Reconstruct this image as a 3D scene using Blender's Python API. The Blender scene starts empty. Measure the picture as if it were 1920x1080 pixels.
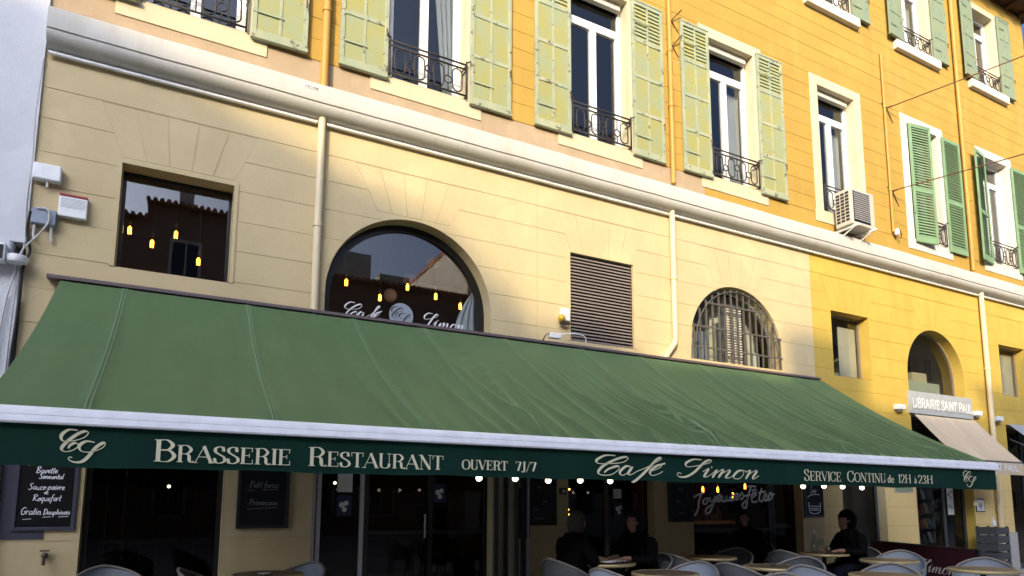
import bpy, bmesh, math, random
from mathutils import Vector, Matrix
R = math.radians
rnd = random.Random(7)
scene = bpy.context.scene
COL = scene.collection

# ------------------------------------------------------------------ camera
cd = bpy.data.cameras.new('camera')
cam = bpy.data.objects.new('camera', cd)
COL.objects.link(cam)
cd.sensor_width = 36.0
cd.sensor_fit = 'HORIZONTAL'
cd.lens = 1243.2 / 1920 * 36
cd.shift_y = 245.66 / 1920
cd.clip_start = 0.05
cd.clip_end = 2000
_r = Vector((0.886901, -0.461942, 0.004061)); _u = Vector((-0.06252, -0.111317, 0.991816)); _f = Vector((0.457709, 0.879897, 0.127608))
cam.matrix_world = Matrix(((_r.x, _u.x, -_f.x, 0.0), (_r.y, _u.y, -_f.y, -8.0), (_r.z, _u.z, -_f.z, 1.38), (0, 0, 0, 1)))
scene.camera = cam

# ------------------------------------------------------------------ sky, sun, exposure
SUN_AZ = R(38)      # left of the street-facing normal of the facade
SUN_EL = R(20)
world = bpy.data.worlds.new('World')
scene.world = world
world.use_nodes = True
nt = world.node_tree
bg = nt.nodes['Background']
sky = nt.nodes.new('ShaderNodeTexSky')
sky.sky_type = 'NISHITA'
sky.sun_disc = False
sky.sun_elevation = SUN_EL
sky.sun_rotation = R(180) + SUN_AZ
sky.altitude = 20
sky.air_density = 0.5
sky.dust_density = 10.0
sky.ozone_density = 4.6
nt.links.new(sky.outputs[0], bg.inputs[0])
bg.inputs[1].default_value = 0.15
sd = bpy.data.lights.new('sun', 'SUN')
sd.energy = 2.0
sd.angle = R(0.95)
sd.color = (1.0, 0.79, 0.42)
sun = bpy.data.objects.new('sun', sd)
COL.objects.link(sun)
to_sun = Vector((-math.sin(SUN_AZ) * math.cos(SUN_EL), -math.cos(SUN_AZ) * math.cos(SUN_EL), math.sin(SUN_EL)))
sun.rotation_euler = to_sun.to_track_quat('Z', 'Y').to_euler()
sun.location = to_sun * 60
scene.view_settings.view_transform = 'Standard'
scene.view_settings.look = 'None'
scene.view_settings.gamma = 1.0
scene.view_settings.use_curve_mapping = False
scene.view_settings.exposure = 1.27
scene.cycles.max_bounces = 8
scene.cycles.transparent_max_bounces = 12
scene.cycles.caustics_reflective = False
scene.cycles.caustics_refractive = False
try:
    scene.cycles.use_denoising = True
except Exception:
    pass

# ------------------------------------------------------------------ materials
def new_mat(name):
    m = bpy.data.materials.new(name); m.use_nodes = True
    return m, m.node_tree, m.node_tree.nodes['Principled BSDF']

def paint(name, col, rough=0.85, var=0.10, scale=1.2, bump=0.15, bscale=60, metal=0.0, stain=None, stain_amt=0.0, stain_scale=2.0, streak=False, spec=0.3, crack=0.0):
    """painted or rendered surface: broad mottling, optional stains, fine grain relief"""
    m, t, b = new_mat(name)
    N, L = t.nodes, t.links
    geo = N.new('ShaderNodeNewGeometry')
    n1 = N.new('ShaderNodeTexNoise'); n1.inputs['Scale'].default_value = scale; n1.inputs['Detail'].default_value = 6; n1.inputs['Roughness'].default_value = 0.65
    L.new(geo.outputs['Position'], n1.inputs['Vector'])
    ramp = N.new('ShaderNodeMapRange'); ramp.inputs[1].default_value = 0.3; ramp.inputs[2].default_value = 0.7
    ramp.inputs[3].default_value = 1 - var; ramp.inputs[4].default_value = 1 + var
    L.new(n1.outputs[0], ramp.inputs[0])
    mul = N.new('ShaderNodeVectorMath'); mul.operation = 'SCALE'; mul.inputs[0].default_value = col[:3]
    L.new(ramp.outputs[0], mul.inputs['Scale'])
    out = mul.outputs[0]
    if stain is not None:
        n2 = N.new('ShaderNodeTexNoise'); n2.inputs['Scale'].default_value = stain_scale; n2.inputs['Detail'].default_value = 8; n2.inputs['Roughness'].default_value = 0.7
        if streak:
            mp = N.new('ShaderNodeMapping'); mp.inputs['Scale'].default_value = (1, 1, 0.12)
            L.new(geo.outputs['Position'], mp.inputs['Vector']); L.new(mp.outputs[0], n2.inputs['Vector'])
        else:
            L.new(geo.outputs['Position'], n2.inputs['Vector'])
        mr = N.new('ShaderNodeMapRange'); mr.inputs[1].default_value = 0.52; mr.inputs[2].default_value = 0.68
        mr.inputs[3].default_value = 0; mr.inputs[4].default_value = stain_amt
        L.new(n2.outputs[0], mr.inputs[0])
        mx = N.new('ShaderNodeMix'); mx.data_type = 'RGBA'
        L.new(mr.outputs[0], mx.inputs[0]); L.new(out, mx.inputs[6]); mx.inputs[7].default_value = (*stain[:3], 1)
        out = mx.outputs[2]
    if crack:
        dw = N.new('ShaderNodeTexNoise'); dw.inputs['Scale'].default_value = 2.2; dw.inputs['Detail'].default_value = 6; L.new(geo.outputs['Position'], dw.inputs['Vector'])
        vm = N.new('ShaderNodeVectorMath'); vm.operation = 'MULTIPLY_ADD'; vm.inputs[1].default_value = (0.5, 0.5, 0.5); L.new(dw.outputs[1], vm.inputs[0]); L.new(geo.outputs['Position'], vm.inputs[2])
        vo = N.new('ShaderNodeTexVoronoi'); vo.feature = 'DISTANCE_TO_EDGE'; vo.inputs['Scale'].default_value = 0.42; L.new(vm.outputs[0], vo.inputs['Vector'])
        c1 = N.new('ShaderNodeMapRange'); c1.inputs[1].default_value = 0.0; c1.inputs[2].default_value = 0.006; c1.inputs[3].default_value = crack; c1.inputs[4].default_value = 0.0; L.new(vo.outputs['Distance'], c1.inputs[0])
        cm = N.new('ShaderNodeTexNoise'); cm.inputs['Scale'].default_value = 0.55; L.new(geo.outputs['Position'], cm.inputs['Vector'])
        c2 = N.new('ShaderNodeMapRange'); c2.inputs[1].default_value = 0.50; c2.inputs[2].default_value = 0.60; L.new(cm.outputs[0], c2.inputs[0])
        mm = N.new('ShaderNodeMath'); mm.operation = 'MULTIPLY'; L.new(c1.outputs[0], mm.inputs[0]); L.new(c2.outputs[0], mm.inputs[1])
        # patches of later touching-up, a little lighter, with their own edges
        pn = N.new('ShaderNodeTexNoise'); pn.inputs['Scale'].default_value = 0.9; pn.inputs['Detail'].default_value = 2; L.new(vm.outputs[0], pn.inputs['Vector'])
        p2 = N.new('ShaderNodeMapRange'); p2.inputs[1].default_value = 0.60; p2.inputs[2].default_value = 0.63; p2.inputs[3].default_value = 1.0; p2.inputs[4].default_value = 1.07; L.new(pn.outputs[0], p2.inputs[0])
        ps = N.new('ShaderNodeVectorMath'); ps.operation = 'SCALE'; L.new(out, ps.inputs[0]); L.new(p2.outputs[0], ps.inputs['Scale'])
        mc = N.new('ShaderNodeMix'); mc.data_type = 'RGBA'; L.new(mm.outputs[0], mc.inputs[0]); L.new(ps.outputs[0], mc.inputs[6]); mc.inputs[7].default_value = (col[0] * .35, col[1] * .32, col[2] * .3, 1)
        out = mc.outputs[2]
    L.new(out, b.inputs['Base Color'])
    b.inputs['Roughness'].default_value = rough
    b.inputs['Metallic'].default_value = metal
    b.inputs['Specular IOR Level'].default_value = spec
    if bump > 0:
        n3 = N.new('ShaderNodeTexNoise'); n3.inputs['Scale'].default_value = bscale; n3.inputs['Detail'].default_value = 4
        L.new(geo.outputs['Position'], n3.inputs['Vector'])
        n4 = N.new('ShaderNodeTexNoise'); n4.inputs['Scale'].default_value = bscale * 0.12; n4.inputs['Detail'].default_value = 3
        L.new(geo.outputs['Position'], n4.inputs['Vector'])
        ad = N.new('ShaderNodeMath'); ad.operation = 'ADD'
        L.new(n3.outputs[0], ad.inputs[0]); L.new(n4.outputs[0], ad.inputs[1])
        bp = N.new('ShaderNodeBump'); bp.inputs['Strength'].default_value = bump; bp.inputs['Distance'].default_value = 0.01
        L.new(ad.outputs[0], bp.inputs['Height']); L.new(bp.outputs[0], b.inputs['Normal'])
    return m

def plain(name, col, rough=0.5, metal=0.0, spec=0.5):
    m, t, b = new_mat(name)
    N, L = t.nodes, t.links
    geo = N.new('ShaderNodeNewGeometry')
    n1 = N.new('ShaderNodeTexNoise'); n1.inputs['Scale'].default_value = 9; n1.inputs['Detail'].default_value = 3
    L.new(geo.outputs['Position'], n1.inputs['Vector'])
    mr = N.new('ShaderNodeMapRange'); mr.inputs[1].default_value = 0.3; mr.inputs[2].default_value = 0.7; mr.inputs[3].default_value = 0.93; mr.inputs[4].default_value = 1.07
    L.new(n1.outputs[0], mr.inputs[0])
    sc = N.new('ShaderNodeVectorMath'); sc.operation = 'SCALE'; sc.inputs[0].default_value = col[:3]
    L.new(mr.outputs[0], sc.inputs['Scale']); L.new(sc.outputs[0], b.inputs['Base Color'])
    b.inputs['Roughness'].default_value = rough; b.inputs['Metallic'].default_value = metal; b.inputs['Specular IOR Level'].default_value = spec
    return m

def emit(name, col, strength):
    m, t, b = new_mat(name)
    b.inputs['Base Color'].default_value = (*col, 1)
    b.inputs['Emission Color'].default_value = (*col, 1)
    b.inputs['Emission Strength'].default_value = strength
    return m

def glass(name, ior=1.9, tint=(0.8, 0.83, 0.85), wobble=0.0):
    m = bpy.data.materials.new(name); m.use_nodes = True
    t = m.node_tree; N, L = t.nodes, t.links
    N.remove(N['Principled BSDF'])
    out = N['Material Output']
    fr = N.new('ShaderNodeFresnel')
    gb_ = N.new('ShaderNodeNewGeometry'); mi_ = N.new('ShaderNodeMix'); mi_.data_type = 'FLOAT'; mi_.inputs[2].default_value = ior; mi_.inputs[3].default_value = 1.0 / ior
    L.new(gb_.outputs['Backfacing'], mi_.inputs[0]); L.new(mi_.outputs[0], fr.inputs['IOR'])
    tr = N.new('ShaderNodeBsdfTransparent'); tr.inputs[0].default_value = (*tint, 1)
    gl = N.new('ShaderNodeBsdfGlossy'); gl.inputs['Roughness'].default_value = 0.01
    mx = N.new('ShaderNodeMixShader')
    L.new(fr.outputs[0], mx.inputs[0]); L.new(tr.outputs[0], mx.inputs[1]); L.new(gl.outputs[0], mx.inputs[2])
    L.new(mx.outputs[0], out.inputs[0])
    if wobble:
        geo = N.new('ShaderNodeNewGeometry'); n = N.new('ShaderNodeTexNoise'); n.inputs['Scale'].default_value = 1.6
        L.new(geo.outputs['Position'], n.inputs['Vector'])
        bp = N.new('ShaderNodeBump'); bp.inputs['Strength'].default_value = wobble; bp.inputs['Distance'].default_value = 0.02
        L.new(n.outputs[0], bp.inputs['Height']); L.new(bp.outputs[0], gl.inputs['Normal']); L.new(bp.outputs[0], fr.inputs['Normal'])
    return m

def fabric(name, col, col2, sheen=0.2, spec=0.35):
    m, t, b = new_mat(name)
    N, L = t.nodes, t.links
    geo = N.new('ShaderNodeNewGeometry')
    n1 = N.new('ShaderNodeTexNoise'); n1.inputs['Scale'].default_value = 1.1; n1.inputs['Detail'].default_value = 7; n1.inputs['Roughness'].default_value = 0.7
    L.new(geo.outputs['Position'], n1.inputs['Vector'])
    n2 = N.new('ShaderNodeTexNoise'); n2.inputs['Scale'].default_value = 160; n2.inputs['Detail'].default_value = 2
    L.new(geo.outputs['Position'], n2.inputs['Vector'])
    ad = N.new('ShaderNodeMath'); ad.operation = 'MULTIPLY_ADD'; ad.inputs[1].default_value = 0.35; L.new(n2.outputs[0], ad.inputs[0]); L.new(n1.outputs[0], ad.inputs[2])
    mr = N.new('ShaderNodeMapRange'); mr.inputs[1].default_value = 0.45; mr.inputs[2].default_value = 0.9
    L.new(ad.outputs[0], mr.inputs[0])
    mx = N.new('ShaderNodeMix'); mx.data_type = 'RGBA'; mx.inputs[6].default_value = (*col, 1); mx.inputs[7].default_value = (*col2, 1)
    L.new(mr.outputs[0], mx.inputs[0])
    mp = N.new('ShaderNodeMapping'); mp.inputs['Scale'].default_value = (5.0, 0.7, 0.7); L.new(geo.outputs['Position'], mp.inputs['Vector'])
    n5 = N.new('ShaderNodeTexNoise'); n5.inputs['Scale'].default_value = 1.0; n5.inputs['Detail'].default_value = 8; n5.inputs['Roughness'].default_value = 0.7; L.new(mp.outputs[0], n5.inputs['Vector'])
    m5 = N.new('ShaderNodeMapRange'); m5.inputs[1].default_value = 0.3; m5.inputs[2].default_value = 0.7; m5.inputs[3].default_value = 0.86; m5.inputs[4].default_value = 1.14; L.new(n5.outputs[0], m5.inputs[0])
    v5 = N.new('ShaderNodeVectorMath'); v5.operation = 'SCALE'; L.new(mx.outputs[2], v5.inputs[0]); L.new(m5.outputs[0], v5.inputs['Scale'])
    L.new(v5.outputs[0], b.inputs['Base Color'])
    b.inputs['Roughness'].default_value = 0.75
    b.inputs['Sheen Weight'].default_value = sheen; b.inputs['Sheen Roughness'].default_value = 0.35; b.inputs['Sheen Tint'].default_value = (min(1, col2[0] * 5 + .1), min(1, col2[1] * 5 + .1), min(1, col2[2] * 5 + .1), 1); b.inputs['Specular IOR Level'].default_value = spec
    bp = N.new('ShaderNodeBump'); bp.inputs['Strength'].default_value = 0.2; bp.inputs['Distance'].default_value = 0.004
    n3 = N.new('ShaderNodeTexNoise'); n3.inputs['Scale'].default_value = 220
    L.new(geo.outputs['Position'], n3.inputs['Vector']); L.new(n3.outputs[0], bp.inputs['Height']); L.new(bp.outputs[0], b.inputs['Normal'])
    return m

def peeling(name, base, second, under, amt=0.5):
    """sun-bleached shutter paint: two tones fading into each other, worn through in flakes"""
    m, t, b = new_mat(name)
    N, L = t.nodes, t.links
    geo = N.new('ShaderNodeNewGeometry')
    n1 = N.new('ShaderNodeTexNoise'); n1.inputs['Scale'].default_value = 3.2; n1.inputs['Detail'].default_value = 5
    L.new(geo.outputs['Position'], n1.inputs['Vector'])
    mr = N.new('ShaderNodeMapRange'); mr.inputs[1].default_value = 0.38; mr.inputs[2].default_value = 0.62
    L.new(n1.outputs[0], mr.inputs[0])
    mx = N.new('ShaderNodeMix'); mx.data_type = 'RGBA'; mx.inputs[6].default_value = (*base, 1); mx.inputs[7].default_value = (*second, 1)
    L.new(mr.outputs[0], mx.inputs[0])
    n2 = N.new('ShaderNodeTexNoise'); n2.inputs['Scale'].default_value = 9; n2.inputs['Detail'].default_value = 10; n2.inputs['Roughness'].default_value = 0.75
    L.new(geo.outputs['Position'], n2.inputs['Vector'])
    mr2 = N.new('ShaderNodeMapRange'); mr2.inputs[1].default_value = 0.66 - 0.1 * amt; mr2.inputs[2].default_value = 0.685 - 0.1 * amt
    L.new(n2.outputs[0], mr2.inputs[0])
    mx2 = N.new('ShaderNodeMix'); mx2.data_type = 'RGBA'; mx2.inputs[7].default_value = (*under, 1)
    L.new(mr2.outputs[0], mx2.inputs[0]); L.new(mx.outputs[2], mx2.inputs[6])
    L.new(mx2.outputs[2], b.inputs['Base Color'])
    b.inputs['Roughness'].default_value = 0.75; b.inputs['Specular IOR Level'].default_value = 0.25
    bp = N.new('ShaderNodeBump'); bp.inputs['Strength'].default_value = 0.35; bp.inputs['Distance'].default_value = 0.004
    L.new(n2.outputs[0], bp.inputs['Height']); L.new(bp.outputs[0], b.inputs['Normal'])
    return m

M = {}
M['cream'] = paint('cream_render', (0.56, 0.455, 0.262), crack=0.06, var=0.08, bump=0.22, stain=(0.46, 0.37, 0.23), stain_amt=0.35, streak=True)
M['yellow'] = paint('yellow_render', (0.53, 0.372, 0.076), crack=0.06, var=0.07, bump=0.22, stain=(0.46, 0.27, 0.045), stain_amt=0.4, streak=True)
M['paleyellow'] = paint('pale_yellow_render', (0.68, 0.52, 0.23), var=0.05, bump=0.22, stain=(0.5, 0.36, 0.14), stain_amt=0.2, streak=True)
M['orange'] = paint('orange_render', (0.40, 0.252, 0.052), crack=0.06, var=0.09, bump=0.2, stain=(0.50, 0.31, 0.085), stain_amt=0.55, streak=True)
M['pink'] = paint('pinkish_render', (0.385, 0.29, 0.19), crack=0.06, var=0.10, bump=0.3, stain=(0.52, 0.38, 0.26), stain_amt=0.6)
M['joint'] = paint('joint_mortar', (0.50, 0.405, 0.23), var=0.05, bump=0)
M['joint_yellow'] = paint('joint_mortar_yellow', (0.44, 0.29, 0.065), var=0.05, bump=0)
M['joint_up'] = paint('joint_mortar_upper', (0.32, 0.175, 0.035), var=0.05, bump=0)
M['surround'] = paint('limestone_surround', (0.55, 0.48, 0.33), var=0.08, bump=0.2, stain=(0.45, 0.33, 0.18), stain_amt=0.3, streak=True)
M['surround_w'] = paint('white_surround', (0.62, 0.58, 0.5), var=0.07, bump=0.2, stain=(0.55, 0.42, 0.25), stain_amt=0.35, streak=True)
M['cornice'] = paint('cornice_paint', (0.50, 0.485, 0.445), var=0.07, bump=0.2, stain=(0.38, 0.33, 0.26), stain_amt=0.45, streak=True)
M['sign_frame'] = plain('pale_pvc_white', (0.78, 0.78, 0.78), 0.35)
M['pvc'] = plain('white_window_frame', (0.80, 0.80, 0.79), 0.35)
M['iron'] = paint('wrought_iron', (0.03, 0.028, 0.027), rough=0.6, var=0.2, bump=0.1, stain=(0.10, 0.05, 0.02), stain_amt=0.5)
M['shut_panel'] = peeling('faded_shutter_panel', (0.31, 0.295, 0.105), (0.275, 0.305, 0.175), (0.17, 0.14, 0.08), 0.25)
M['shut_frame'] = peeling('faded_shutter_frame', (0.355, 0.37, 0.25), (0.28, 0.32, 0.225), (0.10, 0.08, 0.05), 0.8)
M['shut_old'] = peeling('grey_green_shutter', (0.22, 0.26, 0.16), (0.20, 0.25, 0.18), (0.12, 0.10, 0.06), 0.6)
M['shut_green'] = paint('fresh_green_shutter', (0.19, 0.30, 0.165), rough=0.6, var=0.08, bump=0.05)
M['pipe_cream'] = paint('cream_pipe', (0.66, 0.55, 0.36), rough=0.45, var=0.04, bump=0)
M['pipe_orange'] = paint('orange_pipe', (0.44, 0.25, 0.055), rough=0.5, var=0.06, bump=0)
M['white_plastic'] = plain('white_plastic', (0.78, 0.79, 0.80), 0.4)
M['grey_plastic'] = plain('grey_plastic', (0.25, 0.29, 0.37), 0.5)
M['bars'] = paint('dusty_iron_bars', (0.10, 0.09, 0.08), rough=0.7, var=0.15, bump=0.1)
M['frame_brown'] = paint('taupe_window_frame', (0.26, 0.21, 0.15), rough=0.5, var=0.1, bump=0)
M['ac_beige'] = paint('yellowed_enamel', (0.50, 0.47, 0.40), rough=0.5, var=0.08, bump=0, stain=(0.3, 0.22, 0.12), stain_amt=0.4, streak=True)
M['pale_panel'] = paint('pale_green_panel', (0.46, 0.50, 0.40), var=0.05, bump=0)
M['red'] = plain('red_plastic', (0.30, 0.02, 0.02), 0.4)
M['nwhite'] = paint('white_neighbour_render', (0.62, 0.63, 0.665), crack=0.06, var=0.07, bump=0.6, stain=(0.5, 0.5, 0.5), stain_amt=0.2)
M['awn'] = fabric('green_awning_fabric', (0.058, 0.108, 0.045), (0.082, 0.136, 0.056), sheen=0.7)
M['awn_fold'] = fabric('green_awning_worn_fold', (0.115, 0.18, 0.08), (0.135, 0.2, 0.095), sheen=0.6)  # paler green that paints light onto the wrinkle ridges
M['awn_seam'] = fabric('green_awning_seam', (0.17, 0.26, 0.15), (0.15, 0.24, 0.13))
M['val'] = fabric('dark_green_valance_fabric', (0.004, 0.030, 0.021), (0.006, 0.037, 0.026), sheen=0.03, spec=0.15)
M['bar'] = plain('white_aluminium', (0.86, 0.88, 0.92), 0.4)
M['case'] = paint('brown_case_metal', (0.11, 0.085, 0.085), rough=0.45, var=0.12, bump=0.05)
M['gold'] = paint('pale_gold_letter_paint', (0.72, 0.70, 0.50), rough=0.6, var=0.08, bump=0)
M['chalk'] = paint('white_chalk_pen', (0.86, 0.88, 0.93), rough=0.8, var=0.15, scale=40, bump=0)
M['chalk_dim'] = paint('worn_chalk', (0.22, 0.23, 0.27), rough=0.9, var=0.4, scale=40, bump=0)
M['board'] = plain('blackboard_slate', (0.006, 0.006, 0.007), 0.35, spec=0.3)
M['bframe'] = plain('slate_blue_board_frame', (0.045, 0.045, 0.07), 0.5)
M['black'] = plain('black_lacquer', (0.008, 0.008, 0.008), 0.3)
M['blackmat'] = plain('black_matt_metal', (0.012, 0.012, 0.013), 0.55)
M['louvre'] = paint('brown_grey_louvre', (0.24, 0.20, 0.185), rough=0.5, var=0.1, bump=0)
M['darkgrey'] = plain('anthracite_metal', (0.06, 0.065, 0.07), 0.5)
M['alu'] = plain('brushed_aluminium', (0.45, 0.46, 0.48), 0.35, metal=0.6)
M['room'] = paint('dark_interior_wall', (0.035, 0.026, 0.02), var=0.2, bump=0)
M['roomlight'] = paint('office_interior_wall', (0.50, 0.46, 0.38), var=0.1, bump=0)
M['brown'] = paint('brown_interior_wood', (0.10, 0.045, 0.02), var=0.2, bump=0.05)
M['glass'] = glass('window_glass', 1.95, wobble=0.02)
M['glass_up'] = glass('old_window_glass', 1.75, wobble=0.05)
M['glass_low'] = glass('shopfront_glass', 1.3, tint=(0.62, 0.62, 0.62))
M['glass_shop'] = glass('shop_upper_glass', 1.6, tint=(0.85, 0.87, 0.85))
M['glass_clear'] = glass('clear_pane', 1.35, tint=(0.9, 0.92, 0.9))
M['tableglass'] = glass('drinking_glass', 1.5, tint=(0.92, 0.95, 0.95))
M['bulb'] = emit('warm_globe_bulb', (1.0, 0.82, 0.58), 3.0)
M['filament'] = emit('warm_filament', (1.0, 0.45, 0.07), 14.0)
M['amber'] = glass('amber_bulb_glass', 1.35, tint=(1.0, 0.72, 0.30))
M['paper'] = plain('paper_white', (0.65, 0.65, 0.62), 0.8)
M['poster'] = plain('navy_poster', (0.02, 0.02, 0.07), 0.6)
M['curtain'] = fabric('grey_curtain', (0.45, 0.44, 0.42), (0.5, 0.49, 0.47))
M['wood_eave'] = paint('brown_eave_wood', (0.10, 0.05, 0.02), var=0.3, bump=0.1)
M['tile'] = paint('clay_roof_tile', (0.38, 0.17, 0.09), var=0.3, scale=6, bump=0.2)
M['beige_awn'] = fabric('beige_awning_fabric', (0.60, 0.48, 0.33), (0.64, 0.51, 0.36))
M['grey_awn'] = fabric('bluish_grey_awning_fabric', (0.30, 0.31, 0.36), (0.33, 0.34, 0.39))
M['signgrey'] = plain('grey_sign_panel', (0.36, 0.39, 0.42), 0.5)
M['maroon'] = fabric('maroon_canvas', (0.045, 0.006, 0.014), (0.06, 0.009, 0.018), sheen=0.1)
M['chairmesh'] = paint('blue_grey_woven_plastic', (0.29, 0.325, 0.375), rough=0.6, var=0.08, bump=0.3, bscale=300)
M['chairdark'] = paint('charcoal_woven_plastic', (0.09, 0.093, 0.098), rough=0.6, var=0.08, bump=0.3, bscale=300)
M['rim'] = plain('taupe_chair_rim', (0.22, 0.20, 0.17), 0.45)
M['tabletop'] = paint('brown_table_laminate', (0.14, 0.10, 0.06), rough=0.35, var=0.2, scale=8, bump=0.02)
M['tablerim'] = plain('brass_table_edge', (0.55, 0.44, 0.22), 0.35, metal=0.3)
M['coat'] = fabric('black_wool_coat', (0.0022, 0.0022, 0.0024), (0.004, 0.004, 0.0045), sheen=0.0, spec=0.08)
M['jean'] = fabric('dark_denim', (0.004, 0.005, 0.010), (0.007, 0.008, 0.016), sheen=0.0, spec=0.1)
M['skin'] = plain('skin', (0.30, 0.17, 0.12), 0.55)
M['hair_grey'] = paint('grey_hair', (0.07, 0.065, 0.06), var=0.3, scale=60, bump=0.5, bscale=200)
M['hair_dark'] = paint('dark_hair', (0.012, 0.009, 0.007), var=0.3, scale=60, bump=0.5, bscale=200)
M['eye'] = plain('eye_dark', (0.02, 0.015, 0.01), 0.2)
M['tapmetal'] = plain('aged_brass', (0.12, 0.10, 0.08), 0.4, metal=0.7)
M['yellowlamp'] = plain('yellow_cap', (0.55, 0.36, 0.03), 0.3)
M['cable_w'] = plain('off_white_cable', (0.55, 0.54, 0.52), 0.6)
M['cable_b'] = plain('black_cable', (0.02, 0.02, 0.022), 0.6)
M['stone'] = paint('grey_plinth_stone', (0.42, 0.41, 0.40), var=0.12, scale=4, bump=0.4, stain=(0.25, 0.25, 0.25), stain_amt=0.5)
M['opp_a'] = paint('brown_facade', (0.26, 0.17, 0.11), var=0.12, bump=0.1)
M['opp_b'] = paint('ochre_facade', (0.50, 0.36, 0.20), var=0.12, bump=0.1)
M['opp_c'] = paint('pale_facade', (0.60, 0.55, 0.46), var=0.1, bump=0.1)
M['opp_win'] = plain('opposite_window_glass', (0.02, 0.025, 0.03), 0.08)
M['rust'] = paint('rust_iron', (0.12, 0.05, 0.02), var=0.3, bump=0.1)

def paving():
    m, t, b = new_mat('stone_paving')
    N, L = t.nodes, t.links
    geo = N.new('ShaderNodeNewGeometry')
    br = N.new('ShaderNodeTexBrick'); br.inputs['Scale'].default_value = 1.0; br.offset = 0.5
    br.inputs['Brick Width'].default_value = 0.6; br.inputs['Row Height'].default_value = 0.4; br.inputs['Mortar Size'].default_value = 0.008
    br.inputs['Color1'].default_value = (0.54, 0.51, 0.46, 1); br.inputs['Color2'].default_value = (0.64, 0.61, 0.56, 1); br.inputs['Mortar'].default_value = (0.2, 0.19, 0.175, 1)
    L.new(geo.outputs['Position'], br.inputs['Vector'])
    n = N.new('ShaderNodeTexNoise'); n.inputs['Scale'].default_value = 0.6; n.inputs['Detail'].default_value = 8
    L.new(geo.outputs['Position'], n.inputs['Vector'])
    mx = N.new('ShaderNodeMix'); mx.data_type = 'RGBA'; mx.blend_type = 'MULTIPLY'; mx.inputs[0].default_value = 0.5
    L.new(br.outputs['Color'], mx.inputs[6]); L.new(n.outputs[0], mx.inputs[7]); L.new(mx.outputs[2], b.inputs['Base Color'])
    b.inputs['Roughness'].default_value = 0.8
    bp = N.new('ShaderNodeBump'); bp.inputs['Strength'].default_value = 0.3; bp.inputs['Distance'].default_value = 0.01
    L.new(br.outputs['Fac'], bp.inputs['Height']); bp.invert = True; L.new(bp.outputs[0], b.inputs['Normal'])
    return m
M['paving'] = paving()

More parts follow.
